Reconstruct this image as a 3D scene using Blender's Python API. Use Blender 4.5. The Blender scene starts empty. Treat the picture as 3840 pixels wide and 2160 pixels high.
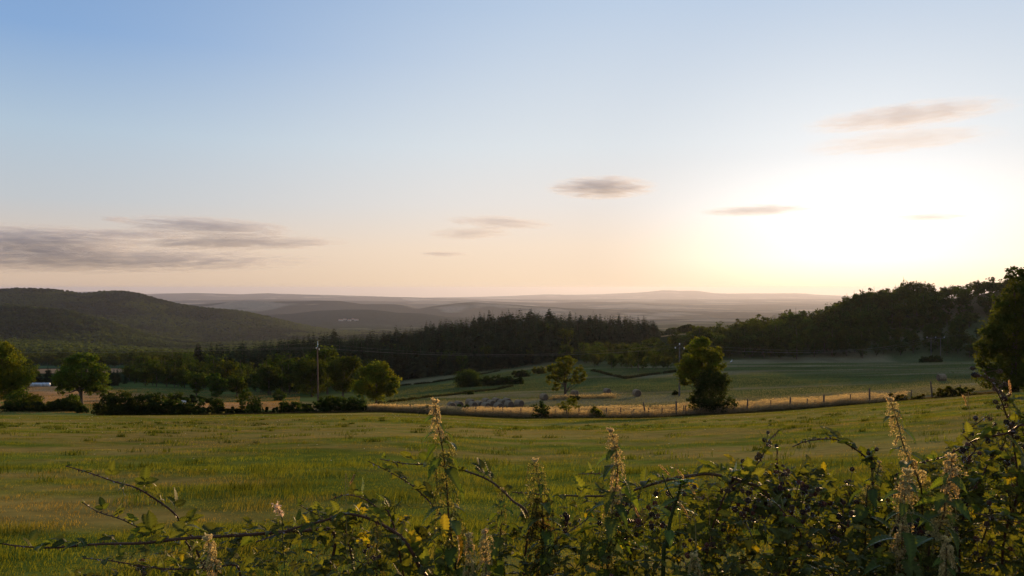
import bpy, math, random
import numpy as np
from math import radians, sin, cos, tan, atan2, pi

SC = bpy.context.scene
COL = SC.collection
# ---------------------------------------------------------------- camera, world, sun, exposure
F = 796.0            # focal length in pixels of a 1024 px wide frame (28 mm)
CX, CY = 512.0, 288.0
cam_d = bpy.data.cameras.new('camera'); cam = bpy.data.objects.new('camera', cam_d)
COL.objects.link(cam); SC.camera = cam
cam_d.sensor_width = 36.0; cam_d.lens = 28.0
cam_d.clip_start = 0.05; cam_d.clip_end = 400000.0
cam.location = (0, 0, 0); cam.rotation_euler = (radians(90), 0, 0)

HAZE_D = 3.0e-5
SUN_AZ = math.degrees(math.atan((866 - CX) / F)); SUN_EL = 3.2
world = bpy.data.worlds.new('World'); SC.world = world; world.use_nodes = True
wt = world.node_tree; wt.nodes.clear()
w_out = wt.nodes.new('ShaderNodeOutputWorld'); w_bg = wt.nodes.new('ShaderNodeBackground')
w_sky = wt.nodes.new('ShaderNodeTexSky'); w_sky.sky_type = 'NISHITA'; w_sky.sun_disc = False
w_sky.sun_elevation = radians(SUN_EL); w_sky.sun_rotation = radians(SUN_AZ)
w_sky.altitude = 0; w_sky.air_density = 1.0; w_sky.dust_density = 1.0; w_sky.ozone_density = 6.0
w_bg.inputs['Strength'].default_value = 0.1
# photographic response of the sky (soft highlight shoulder), per channel
w_sep = wt.nodes.new('ShaderNodeSeparateColor'); w_com = wt.nodes.new('ShaderNodeCombineColor')
wt.links.new(w_sky.outputs[0], w_sep.inputs[0])
for _k, (_g, _p) in enumerate(((1.24, 0.33), (1.09, 0.315), (1.20, 0.36))):
    _n = wt.nodes.new('ShaderNodeMath'); _n.operation = 'POWER'; _n.inputs[1].default_value = _p
    _m = wt.nodes.new('ShaderNodeMath'); _m.operation = 'MULTIPLY'; _m.inputs[1].default_value = _g * 10 * 0.1 ** _p
    wt.links.new(w_sep.outputs[_k], _n.inputs[0]); wt.links.new(_n.outputs[0], _m.inputs[0])
    wt.links.new(_m.outputs[0], w_com.inputs[_k])
# clear evening air: colour by height above the horizon and by angle from the sun (fitted where visible; unseen zenith and rear sky warmed to tint the ambient light)
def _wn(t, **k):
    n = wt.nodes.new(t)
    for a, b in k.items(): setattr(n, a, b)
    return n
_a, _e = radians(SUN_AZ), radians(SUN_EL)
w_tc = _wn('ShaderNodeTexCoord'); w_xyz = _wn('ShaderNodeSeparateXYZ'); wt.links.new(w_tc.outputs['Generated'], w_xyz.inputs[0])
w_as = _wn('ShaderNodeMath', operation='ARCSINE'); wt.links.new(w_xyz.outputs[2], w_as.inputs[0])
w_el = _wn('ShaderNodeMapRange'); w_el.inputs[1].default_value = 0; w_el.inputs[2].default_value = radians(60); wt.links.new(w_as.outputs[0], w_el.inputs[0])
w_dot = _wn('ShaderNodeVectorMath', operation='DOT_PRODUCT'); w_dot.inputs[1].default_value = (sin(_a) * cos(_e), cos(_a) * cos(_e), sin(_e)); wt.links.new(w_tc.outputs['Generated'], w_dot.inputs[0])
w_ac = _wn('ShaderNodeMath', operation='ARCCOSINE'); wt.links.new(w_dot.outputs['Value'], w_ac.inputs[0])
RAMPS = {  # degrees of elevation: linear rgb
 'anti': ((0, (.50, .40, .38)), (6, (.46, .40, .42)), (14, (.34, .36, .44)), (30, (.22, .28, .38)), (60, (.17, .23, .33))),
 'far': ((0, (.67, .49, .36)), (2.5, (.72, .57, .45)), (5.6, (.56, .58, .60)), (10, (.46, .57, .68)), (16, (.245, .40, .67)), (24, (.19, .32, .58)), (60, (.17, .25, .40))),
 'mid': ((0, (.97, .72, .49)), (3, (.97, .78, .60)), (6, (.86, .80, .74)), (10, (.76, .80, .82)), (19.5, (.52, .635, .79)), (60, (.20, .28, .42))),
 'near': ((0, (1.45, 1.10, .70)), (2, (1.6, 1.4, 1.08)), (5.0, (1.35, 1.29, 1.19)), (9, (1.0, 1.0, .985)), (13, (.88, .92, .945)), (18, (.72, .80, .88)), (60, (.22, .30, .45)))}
w_r = {}
for _k, _v in RAMPS.items():
    _r = _wn('ShaderNodeValToRGB'); _r.color_ramp.interpolation = 'LINEAR'
    while len(_r.color_ramp.elements) < len(_v): _r.color_ramp.elements.new(.5)
    for _el, (_d, _c) in zip(_r.color_ramp.elements, sorted(_v)): _el.position = _d / 60.; _el.color = (_c[0] / 1.6, _c[1] / 1.6, _c[2] / 1.6, 1)
    wt.links.new(w_el.outputs[0], _r.inputs[0]); w_r[_k] = _r.outputs[0]
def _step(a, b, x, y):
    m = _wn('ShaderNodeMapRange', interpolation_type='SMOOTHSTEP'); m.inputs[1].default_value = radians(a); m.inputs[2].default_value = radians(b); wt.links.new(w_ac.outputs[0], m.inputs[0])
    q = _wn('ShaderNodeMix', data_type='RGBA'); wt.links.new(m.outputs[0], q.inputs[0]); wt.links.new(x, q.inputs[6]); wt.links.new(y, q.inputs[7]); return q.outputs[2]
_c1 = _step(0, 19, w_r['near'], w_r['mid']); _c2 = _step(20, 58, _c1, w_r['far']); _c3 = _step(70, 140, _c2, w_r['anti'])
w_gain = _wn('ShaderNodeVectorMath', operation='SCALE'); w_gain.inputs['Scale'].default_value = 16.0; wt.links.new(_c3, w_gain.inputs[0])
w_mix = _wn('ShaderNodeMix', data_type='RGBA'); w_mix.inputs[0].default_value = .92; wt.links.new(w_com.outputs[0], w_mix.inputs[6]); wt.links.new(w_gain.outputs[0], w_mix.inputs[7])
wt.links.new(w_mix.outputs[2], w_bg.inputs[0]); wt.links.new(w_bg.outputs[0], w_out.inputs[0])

sun_d = bpy.data.lights.new('sun', 'SUN'); sun = bpy.data.objects.new('sun', sun_d); COL.objects.link(sun)
sun_d.energy = 5.0; sun_d.angle = radians(0.6); sun_d.color = (1.0, 0.62, 0.28)
_a, _e = radians(SUN_AZ), radians(SUN_EL)
SUNDIR = np.array([sin(_a) * cos(_e), cos(_a) * cos(_e), sin(_e)])
from mathutils import Vector
sun.rotation_euler = Vector(SUNDIR).to_track_quat('Z', 'Y').to_euler()
SC.view_settings.view_transform = 'Standard'; SC.view_settings.look = 'None'
SC.view_settings.exposure = 0.0; SC.view_settings.gamma = 1.0
SC.cycles.max_bounces = 5; SC.cycles.diffuse_bounces = 2; SC.cycles.glossy_bounces = 2
SC.cycles.transmission_bounces = 3; SC.cycles.transparent_max_bounces = 8; SC.cycles.volume_bounces = 1
SC.cycles.use_adaptive_sampling = True; SC.cycles.adaptive_threshold = 0.015
SC.cycles.use_denoising = True
# ---------------------------------------------------------------- helpers
RNG = np.random.default_rng(7)
def tag(o, label=None, cat=None, group=None, kind=None):
    if label: o['label'] = label
    if cat: o['category'] = cat
    if group: o['group'] = group
    if kind: o['kind'] = kind
    return o
def empty(name, loc=(0, 0, 0), rz=0.0):
    o = bpy.data.objects.new(name, None); COL.objects.link(o); o.location = loc; o.rotation_euler = (0, 0, rz)
    o.empty_display_size = 0.1
    return o
def link(name, me, parent=None, loc=None, mats=None):
    o = bpy.data.objects.new(name, me); COL.objects.link(o)
    if parent is not None: o.parent = parent
    if loc is not None: o.location = loc
    return o
def make_mesh(name, verts, faces, mats, col=None, midx=None, smooth=False):
    """verts Nx3; faces: array MxK or list of such arrays (K may differ); col: per-vertex rgb"""
    me = bpy.data.meshes.new(name)
    verts = np.asarray(verts, np.float32)
    fl = faces if isinstance(faces, list) else [faces]
    fl = [np.asarray(f, np.int32) for f in fl if len(f)]
    me.vertices.add(len(verts)); me.vertices.foreach_set('co', verts.ravel())
    nl = sum(f.size for f in fl); nf = sum(len(f) for f in fl)
    me.loops.add(nl); me.loops.foreach_set('vertex_index', np.concatenate([f.ravel() for f in fl]))
    me.polygons.add(nf)
    tot = np.concatenate([np.full(len(f), f.shape[1], np.int32) for f in fl])
    st = np.concatenate([[0], np.cumsum(tot)[:-1]]).astype(np.int32)
    me.polygons.foreach_set('loop_start', st)
    if midx is not None: me.polygons.foreach_set('material_index', np.asarray(midx, np.int32))
    me.polygons.foreach_set('use_smooth', np.full(nf, bool(smooth)))
    if col is not None:
        ca = me.color_attributes.new('Col', 'FLOAT_COLOR', 'POINT')
        c4 = np.ones((len(verts), 4), np.float32); c4[:, :3] = col
        ca.data.foreach_set('color', c4.ravel())
    for m in (mats if isinstance(mats, (list, tuple)) else [mats]): me.materials.append(m)
    me.update(calc_edges=True)
    return me
class MB:
    """collects geometry: verts, faces (tri/quad), colours, material index"""
    def __init__(s): s.v = []; s.f3 = []; s.f4 = []; s.c = []; s.m3 = []; s.m4 = []; s.n = 0
    def add(s, v, f, col=(1, 1, 1), mi=0):
        v = np.asarray(v, np.float32).reshape(-1, 3); f = np.asarray(f, np.int32)
        s.v.append(v); c = np.asarray(col, np.float32)
        s.c.append(np.broadcast_to(c, v.shape).copy())
        if len(f):
            (s.f3 if f.shape[1] == 3 else s.f4).append(f + s.n); (s.m3 if f.shape[1] == 3 else s.m4).append(np.full(len(f), mi))
        s.n += len(v)
    def mesh(s, name, mats, smooth=False):
        fl = []; ml = []
        for a, b in ((s.f4, s.m4), (s.f3, s.m3)):
            if a: fl.append(np.concatenate(a)); ml.append(np.concatenate(b))
        return make_mesh(name, np.concatenate(s.v), fl, mats, np.concatenate(s.c), np.concatenate(ml), smooth)
def norm(a): return a / (np.linalg.norm(a, axis=-1, keepdims=True) + 1e-12)
def tube(pts, rad, sides=6, close=True):
    """swept tube: verts, quads (+ end fan collapsed)"""
    p = np.asarray(pts, float); n = len(p); r = np.broadcast_to(np.asarray(rad, float), (n,))
    t = norm(np.gradient(p, axis=0)); ref = np.array([0, 0, 1.0]) if abs(t[0][2]) < .9 else np.array([1.0, 0, 0])
    u = norm(np.cross(t[0], ref)); us = []
    for k in range(n):
        u = norm(u - t[k] * np.dot(u, t[k])); us.append(u)
    us = np.array(us); w = np.cross(t, us)
    a = np.arange(sides) / sides * 2 * pi
    v = p[:, None, :] + r[:, None, None] * (np.cos(a)[None, :, None] * us[:, None, :] + np.sin(a)[None, :, None] * w[:, None, :])
    v = v.reshape(-1, 3); i = np.arange(n - 1)[:, None] * sides; j = np.arange(sides)[None, :]; j2 = (j + 1) % sides
    f = np.stack([i + j, i + j2, i + sides + j2, i + sides + j], -1).reshape(-1, 4)
    if close:
        v = np.concatenate([v, p[:1], p[-1:]]); b = n * sides; jj = np.arange(sides)
        f = np.concatenate([f, np.stack([jj * 0 + b, (jj + 1) % sides, jj, jj * 0 + b], -1)[:0]])
        tri = np.concatenate([np.stack([np.full(sides, b), (jj + 1) % sides, jj], -1),
                              np.stack([np.full(sides, b + 1), (n - 1) * sides + jj, (n - 1) * sides + (jj + 1) % sides], -1)])
        return v, f, tri
    return v, f, None
def add_tube(mb, pts, rad, sides=6, col=(1, 1, 1), mi=0):
    v, f, t = tube(pts, rad, sides); n0 = mb.n
    mb.add(v, f, col, mi); mb.f3.append(t + n0); mb.m3.append(np.full(len(t), mi))
def spline(ctrl, n):
    """Catmull-Rom through ctrl, n samples"""
    c = np.asarray(ctrl, float); c = np.concatenate([[2 * c[0] - c[1]], c, [2 * c[-1] - c[-2]]])
    s = np.linspace(0, len(c) - 3 - 1e-6, n); k = s.astype(int); t = (s - k)[:, None]
    p0, p1, p2, p3 = c[k], c[k + 1], c[k + 2], c[k + 3]
    return .5 * ((2 * p1) + (-p0 + p2) * t + (2 * p0 - 5 * p1 + 4 * p2 - p3) * t * t + (-p0 + 3 * p1 - 3 * p2 + p3) * t ** 3)
_lat = np.random.default_rng(99).random((256, 256)).astype(np.float32)
def vnoise(x, y):
    xi = np.floor(x).astype(int); yi = np.floor(y).astype(int); fx = x - xi; fy = y - yi
    fx = fx * fx * (3 - 2 * fx); fy = fy * fy * (3 - 2 * fy)
    a = _lat[xi & 255, yi & 255]; b = _lat[(xi + 1) & 255, yi & 255]; c = _lat[xi & 255, (yi + 1) & 255]; d = _lat[(xi + 1) & 255, (yi + 1) & 255]
    return (a * (1 - fx) + b * fx) * (1 - fy) + (c * (1 - fx) + d * fx) * fy
def fbm(x, y, o=4):
    s = 0; a = .5; t = 0
    for k in range(o):
        s = s + a * vnoise(x * 2 ** k + 17.3 * k, y * 2 ** k + 5.1 * k); t += a; a *= .55
    return s / t
def sst(a, b, x):
    t = np.clip((x - a) / (b - a), 0, 1); return t * t * (3 - 2 * t)
def mix(a, b, t):
    t = np.asarray(t)[..., None]; return np.asarray(a) * (1 - t) + np.asarray(b) * t
def P(px, py, Y):
    """the point seen at pixel (px, py) of the photo when it stands Y metres ahead"""
    return np.array([(px - CX) / F * Y, Y, (CY - py) / F * Y])

# ---------------------------------------------------------------- materials
def new_mat(name):
    m = bpy.data.materials.new(name); m.use_nodes = True; m.node_tree.nodes.clear()
    return m, m.node_tree.nodes, m.node_tree.links
def leaf_mat(name, base=(1, 1, 1), trans=0.4, gloss=0.0, rough=.45, var=.25, tcol=(1.15, 1.2, .42), nscale=0):
    """foliage: colour attribute x base, diffuse + translucent (+ sheen of a waxy leaf); random tint per object"""
    m, N, L = new_mat(name)
    out = N.new('ShaderNodeOutputMaterial'); at = N.new('ShaderNodeAttribute'); at.attribute_name = 'Col'
    mul = N.new('ShaderNodeMix'); mul.data_type = 'RGBA'; mul.blend_type = 'MULTIPLY'; mul.inputs[0].default_value = 1
    L.new(at.outputs['Color'], mul.inputs[6]); mul.inputs[7].default_value = (*base, 1)
    oi = N.new('ShaderNodeObjectInfo'); hs = N.new('ShaderNodeHueSaturation')
    mr = N.new('ShaderNodeMapRange'); mr.inputs[3].default_value = 1 - var; mr.inputs[4].default_value = 1 + var
    L.new(oi.outputs['Random'], mr.inputs[0]); L.new(mr.outputs[0], hs.inputs['Value'])
    mh = N.new('ShaderNodeMapRange'); mh.inputs[3].default_value = .5 - .03 * min(1, var * 4); mh.inputs[4].default_value = .5 + .03 * min(1, var * 4)
    md = N.new('ShaderNodeMath'); md.operation = 'FRACT'; mm = N.new('ShaderNodeMath'); mm.operation = 'MULTIPLY'; mm.inputs[1].default_value = 7.13
    L.new(oi.outputs['Random'], mm.inputs[0]); L.new(mm.outputs[0], md.inputs[0]); L.new(md.outputs[0], mh.inputs[0]); L.new(mh.outputs[0], hs.inputs['Hue'])
    L.new(mul.outputs[2], hs.inputs['Color'])
    d = N.new('ShaderNodeBsdfDiffuse'); t = N.new('ShaderNodeBsdfTranslucent'); mx = N.new('ShaderNodeMixShader'); mx.inputs[0].default_value = trans
    tc = N.new('ShaderNodeMix'); tc.data_type = 'RGBA'; tc.blend_type = 'MULTIPLY'; tc.inputs[0].default_value = 1; tc.inputs[7].default_value = (*tcol, 1)
    L.new(hs.outputs[0], tc.inputs[6]); L.new(hs.outputs[0], d.inputs[0]); L.new(tc.outputs[2], t.inputs[0])
    L.new(d.outputs[0], mx.inputs[1]); L.new(t.outputs[0], mx.inputs[2])
    last = mx
    if gloss > 0:
        g = N.new('ShaderNodeBsdfGlossy'); g.inputs['Roughness'].default_value = rough; g.inputs[0].default_value = (1, 1, 1, 1)
        fr = N.new('ShaderNodeFresnel'); fr.inputs[0].default_value = 1.45
        ml = N.new('ShaderNodeMath'); ml.operation = 'MULTIPLY'; ml.inputs[1].default_value = gloss; L.new(fr.outputs[0], ml.inputs[0])
        m2 = N.new('ShaderNodeMixShader'); L.new(ml.outputs[0], m2.inputs[0]); L.new(mx.outputs[0], m2.inputs[1]); L.new(g.outputs[0], m2.inputs[2]); last = m2
    L.new(last.outputs[0], out.inputs[0])
    return m
def solid_mat(name, c1, c2, scale=8, rough=.8, bump=.0, stretch=(1, 1, 1), usecol=False):
    """procedural two-tone surface from object-space noise"""
    m, N, L = new_mat(name)
    out = N.new('ShaderNodeOutputMaterial'); b = N.new('ShaderNodeBsdfPrincipled'); b.inputs['Roughness'].default_value = rough
    tc = N.new('ShaderNodeTexCoord'); mp = N.new('ShaderNodeMapping'); mp.inputs['Scale'].default_value = stretch
    nz = N.new('ShaderNodeTexNoise'); nz.inputs['Scale'].default_value = scale; nz.inputs['Detail'].default_value = 5
    cr = N.new('ShaderNodeValToRGB'); cr.color_ramp.elements[0].position = .35; cr.color_ramp.elements[1].position = .68
    cr.color_ramp.elements[0].color = (*c1, 1); cr.color_ramp.elements[1].color = (*c2, 1)
    L.new(tc.outputs['Object'], mp.inputs[0]); L.new(mp.outputs[0], nz.inputs['Vector']); L.new(nz.outputs[0], cr.inputs[0])
    if usecol:
        at = N.new('ShaderNodeAttribute'); at.attribute_name = 'Col'; mul = N.new('ShaderNodeMix'); mul.data_type = 'RGBA'; mul.blend_type = 'MULTIPLY'; mul.inputs[0].default_value = 1
        L.new(at.outputs['Color'], mul.inputs[6]); L.new(cr.outputs[0], mul.inputs[7]); L.new(mul.outputs[2], b.inputs['Base Color'])
    else: L.new(cr.outputs[0], b.inputs['Base Color'])
    if bump:
        bp = N.new('ShaderNodeBump'); bp.inputs['Strength'].default_value = bump; bp.inputs['Distance'].default_value = .02
        L.new(nz.outputs[0], bp.inputs['Height']); L.new(bp.outputs[0], b.inputs['Normal'])
    L.new(b.outputs[0], out.inputs[0])
    return m
M_BARK = solid_mat('bark', (.045, .03, .02), (.12, .085, .055), 6, .9, .6, (1, 1, .25))
M_WOOD = solid_mat('weathered_wood', (.06, .045, .036), (.15, .115, .09), 12, .85, .4, (1, 1, .1))
# ---------------------------------------------------------------- the lie of the land
# crest and field lines: depth in metres -> ((column, row) ...) where that depth is seen
LAND = {
 104: (0,415,128,415,256,414,384,412,512,419,640,418,768,412,896,402,1024,391,1150,380),
 116: (0,412,128,412,256,411,384,410,512,413,640,412,768,406,896,397,1024,386,1150,376),
 140: (0,404,128,404,256,404,384,404,512,402,640,399,768,394,896,387,1024,379,1150,372),
 200: (0,395,128,395,256,398,384,396,512,389,640,384,768,377,896,373,1024,369,1150,366),
 260: (0,386,128,386,256,391,384,390,512,378,600,371,640,371,768,368,896,367,1024,364,1150,362),
 340: (0,378,128,378,256,384,384,383,448,375,512,368,576,363,640,362,768,362,896,362,1024,360,1150,356),
 430: (0,374,128,373,256,378,384,372,448,364,512,356,546,352,600,356,640,352,680,348,720,345,760,339,800,334,830,325,850,313,870,306,900,304,930,303,950,299,975,295,1000,291,1024,289,1150,272),
 600: (0,367,128,366,240,366,295,360,345,356,405,346,450,340,502,334,546,333,590,335,620,338,655,337,680,333,720,334,800,336,850,322,900,312,1024,300,1150,285),
 900: (0,361,128,360,256,362,345,362,405,358,502,350,600,346,700,340,800,335,1024,318),
 1500: (0,342,66,346,110,350,175,354,256,352,345,350,500,350,1024,335),
 2000: (0,307,66,313,110,324,150,338,175,345,220,347,300,346,400,342,500,338,700,333,1024,330),
 2400: (0,319,66,323,110,329,150,337,200,343,300,343,400,340,500,338,700,333,1024,330),
 3300: (-300,300,0,291,11,289.7,28,289.7,47,290.2,66,291.9,84,295.2,94,293.5,110,292.2,130,293,142,295.7,155,299.6,177,305,210,310,240,312,273,319.5,295,325,320,331,340,334,400,334,500,332,700,330,1024,325),
 4300: (0,320,200,320,300,326,400,327,500,326,700,323,1024,320),
 5500: (0,316,200,317,290,314,317,311,339,310,372,310,400,313.4,422,313.4,433,315,444,317,500,321,600,321,700,319,850,318,1024,318),
 7000: (0,316,300,316,400,316,450,316,500,318,700,318,1024,317),
 8500: (0,306,200,305,240,302,268,301,323,301,339,301,367,304,395,303.7,411,306,417,308,450,304.5,472,302.6,496,303.7,524,305,557,307,590,309,620,309.5,700,312,850,314,1024,314),
 11500: (0,307,300,307,480,309,700,311,1024,311),
 15000: (0,300,300,300,400,302,480,301,552,303.5,585,302.4,635,303,679,304.6,736,305,769,304.4,820,305,1024,305),
 19500: (0,301,300,302,480,303,700,303,1024,303),
 24000: (0,291,70,292,94,291.2,140,294,196,293,240,294.5,267,293.2,300,294.2,340,295,400,296.7,420,297.5,470,299,700,300,1024,300),
 31000: (0,300,500,300.5,700,299,1024,299),
 39000: (0,297,400,298,430,297.5,480,296.8,502,296.5,546,294.6,579,294.6,623,293,645,292,662,290,673,290.2,679,291,690,290.4,701,291,712,293,736,293.5,798,293.4,829,295.5,1024,297),
 48000: (0,306,1024,306)}
_Y = np.array(sorted(LAND)); _PX = np.arange(-400, 1425, 2.0)
_T = []
for y in _Y:
    a = np.array(LAND[int(y)], float).reshape(-1, 2); row = np.interp(_PX, a[:, 0], a[:, 1])
    w = {True: 21, False: 7}[y < 3000 and y != 430]; k = np.hanning(w + 2)[1:-1]; k /= k.sum()
    row = np.convolve(np.pad(row, w // 2, mode='edge'), k, 'valid')
    _T.append((CY - row) / F * y)
_T = np.array(_T)                                    # height at each node depth
_S = (-_T[0] - 1.05) / 104.0                          # slope of the near field
def land(X, Y):
    """height of the ground at world X, Y"""
    X = np.asarray(X, float); Y = np.asarray(Y, float); r = np.hypot(X, Y)
    th = np.clip(np.arctan2(X, Y), -1.0, 1.0); Ye = np.maximum(r * np.cos(th), .01)
    px = np.clip(CX + F * np.tan(th), _PX[0], _PX[-1] - 1e-3)
    u = (px - _PX[0]) / 2.0; ui = u.astype(int); uf = u - ui
    s = _S[ui] * (1 - uf) + _S[ui + 1] * uf
    near = -(1.05 + s * Ye); near = np.where(Ye < 4, -1.62 + (near + 1.62) * sst(1.5, 4, Ye), near)
    k = np.clip(np.searchsorted(_Y, Ye) - 1, 0, len(_Y) - 2); t = np.clip((Ye - _Y[k]) / (_Y[k + 1] - _Y[k]), 0, 1)
    a = _T[k, ui] * (1 - uf) + _T[k, ui + 1] * uf; b = _T[k + 1, ui] * (1 - uf) + _T[k + 1, ui + 1] * uf
    cr = (k >= 9); t2 = np.where(cr, t * .5 + .5 * (t * t * (3 - 2 * t)), t)
    far = a * (1 - t2) + b * t2
    z = np.where(Ye < 104, near, far)
    # ravines and shoulders on the far hills, small undulation nearby
    amp = np.clip((Ye - 450) / 1500, 0, 1) * np.minimum(Ye, 14000) * .0016
    amp = amp * (1 - .75 * np.exp(-((Ye - 3300) / 300.) ** 2))
    wv = np.maximum(Ye * .09, 60)
    sc = np.where(Ye < 3000, 220., np.where(Ye < 10000, 520., 1500.))
    z = z + amp * (fbm(X / sc + 40, Y / sc + 9, 4) - .5) * 2.2
    z = z + .10 * (vnoise(X / 9 + 3, Y / 9) - .5) * sst(6, 30, r) * (1 - sst(300, 600, r)) * 2
    z = z + .05 * (vnoise(X / 1.3, Y / 1.3) - .5) * sst(3.5, 6, r) * (1 - sst(40, 110, r))
    return z
def G(px, Y, dz=0.0):
    X = (px - CX) / F * Y; return np.array([X, Y, float(land(X, Y)) + dz])

# field colours -------------------------------------------------
def dry(X, Y):
    """0 = lush green, 1 = dry straw, in the near field"""
    n = fbm(X / 9 + 5, Y / 5 + 2, 4); n2 = fbm(X / 2.2, Y / 1.4 + 60, 3)
    b = sst(16, 44, Y) * .05 - .12 * sst(60, 90, -X + Y) * 0
    sw = .05 * np.sin((X * .35 + Y) * 2 * pi / 3.1 + 2.5 * vnoise(X / 14, Y / 14)) * sst(8, 20, Y)
    return np.clip(sst(.39, .63, .62 * n + .38 * n2 + b - .05 + sw), 0, 1)
GREEN = np.array([.118, .146, .022]); STRAW = np.array([.275, .200, .060])
def zone_col(X, Y):
    r = np.hypot(X, Y); th = np.arctan2(X, Y); px = CX + F * np.tan(np.clip(th, -1.2, 1.2))
    d = dry(X, Y); near = mix(GREEN, STRAW, d * .8)
    n = fbm(X / 20, Y / 20, 4)[..., None]
    c = near
    # strip of dry tall grass at the fence; meadow behind
    mead = mix((.090, .104, .044), (.24, .20, .11), sst(.36, .58, fbm(X / 45 + 3, Y / 14, 3)) * .8)
    green2 = np.array([.070, .092, .028])
    cr = mix(mead, green2, sst(.35, .6, fbm(X / 60 + 8, Y / 16 + 4, 3) + .10 * sst(150, 190, Y) - .35 * sst(100, 40, Y) - .25 * sst(260, 320, Y)))
    cr = mix(cr, (.15, .12, .06), sst(135, 118, Y) * .8)
    # the left valley: green strip, orange stubble, track
    orange = np.array([.46, .255, .115]); gl = np.array([.10, .135, .040])
    e1 = Y + (px - 100) * .12
    cl = mix(gl * 1.1, orange, sst(138, 141, e1 + 2 * np.sin(px / 30)))
    cl = mix(cl, gl * .8, sst(156, 159, e1 - .16 * (px - 150)) * sst(140, 175, px + (Y - 160) * .8))
    cl = mix(cl, orange * .85, sst(180, 184, Y + (260 - px) * .10) * sst(215, 208, Y) * sst(200, 150, px) * .6)
    cl = mix(cl, gl * .95, sst(225, 232, Y) * sst(120, 140, px))
    cl = mix(cl, green2 * 1.2, sst(250, 330, px) * (1 - sst(150, 100, Y)))
    m = sst(370, 410, px); c2 = mix(cl, cr, m)
    c = mix(c, c2, sst(104, 107, Y))
    # beyond the meadows: wood floor, valley fields
    wood = np.array([.022, .032, .012])
    w = sst(285, 300, Y) * (1 - m) + m * sst(300, 360, Y + (px - 450) * -.12)
    c = mix(c, wood, w)
    f1 = sst(430, 445, Y) * sst(545, 520, Y) * sst(230, 190, px)
    c = mix(c, (.36, .22, .12), f1)
    f2 = sst(545, 560, Y) * sst(640, 620, Y) * sst(160, 120, px) * sst(-40, 20, px)
    c = mix(c, (.06, .10, .045), f2)
    f3 = sst(575, 590, Y) * sst(660, 640, Y) * sst(655, 662, px) * sst(712, 700, px)
    c = mix(c, (.26, .18, .09), f3)
    hill = sst(385, 400, Y) * sst(905, 925, px) * sst(520, 480, Y)
    c = mix(c, (.11, .08, .042), hill)
    # distant country: mosaic of woods and pale fields
    q = fbm(X / 260 + 12, Y / 300, 3); far = mix(wood * 1.3, (.09, .10, .05), sst(.60, .66, q) * (1 - sst(340, 300, px) * sst(3600, 3500, Y)))
    c = mix(c, far, sst(800, 1000, Y))
    q2 = fbm(X / 900 + 2, Y / 1300 + 7, 4); far2 = mix((.030, .040, .030), (.20, .18, .13), sst(.55, .64, q2))
    c = mix(c, far2, sst(4000, 4600, Y))
    vf = sst(2380, 2410, Y) * sst(2540, 2500, Y) * sst(255, 262, px) * sst(293, 288, px)
    c = mix(c, (.22, .20, .14), vf)
    return c * (.82 + .36 * n)

m, N, L = new_mat('ground')
_o = N.new('ShaderNodeOutputMaterial'); _b = N.new('ShaderNodeBsdfDiffuse')
_at = N.new('ShaderNodeAttribute'); _at.attribute_name = 'Col'
_tc = N.new('ShaderNodeTexCoord'); _n1 = N.new('ShaderNodeTexNoise'); _n1.inputs['Scale'].default_value = 2.5; _n1.inputs['Detail'].default_value = 8
_n2 = N.new('ShaderNodeTexNoise'); _n2.inputs['Scale'].default_value = .06; _n2.inputs['Detail'].default_value = 6
L.new(_tc.outputs['Object'], _n1.inputs['Vector']); L.new(_tc.outputs['Object'], _n2.inputs['Vector'])
_m1 = N.new('ShaderNodeMapRange'); _m1.inputs[3].default_value = .45; _m1.inputs[4].default_value = 1.55; L.new(_n1.outputs[0], _m1.inputs[0])
_m2 = N.new('ShaderNodeMapRange'); _m2.inputs[1].default_value = .3; _m2.inputs[2].default_value = .7; _m2.inputs[3].default_value = .75; _m2.inputs[4].default_value = 1.25; L.new(_n2.outputs[0], _m2.inputs[0])
_mm = N.new('ShaderNodeMath'); _mm.operation = 'MULTIPLY'; L.new(_m1.outputs[0], _mm.inputs[0]); L.new(_m2.outputs[0], _mm.inputs[1])
_x = N.new('ShaderNodeVectorMath'); _x.operation = 'SCALE'; L.new(_at.outputs['Color'], _x.inputs[0]); L.new(_mm.outputs[0], _x.inputs['Scale']); L.new(_x.outputs[0], _b.inputs['Color'])
_bp = N.new('ShaderNodeBump'); _bp.inputs['Strength'].default_value = .5; _bp.inputs['Distance'].default_value = .05
L.new(_n1.outputs[0], _bp.inputs['Height']); L.new(_bp.outputs[0], _b.inputs['Normal']); L.new(_b.outputs[0], _o.inputs[0])
M_GROUND = m

th = np.concatenate([np.radians(np.arange(-180, -48, 4.0)), np.radians(np.arange(-48, 48.01, .13)), np.radians(np.arange(52, 180, 4.0))])
rr = [0.25]
while rr[-1] < 49000: rr.append(rr[-1] * (1.03 if rr[-1] < 60 else 1.0135 if rr[-1] < 5000 else 1.011))
rr = np.array(rr)
_R, _TH = np.meshgrid(rr, th, indexing='ij'); gx = _R * np.sin(_TH); gy = _R * np.cos(_TH)
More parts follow.
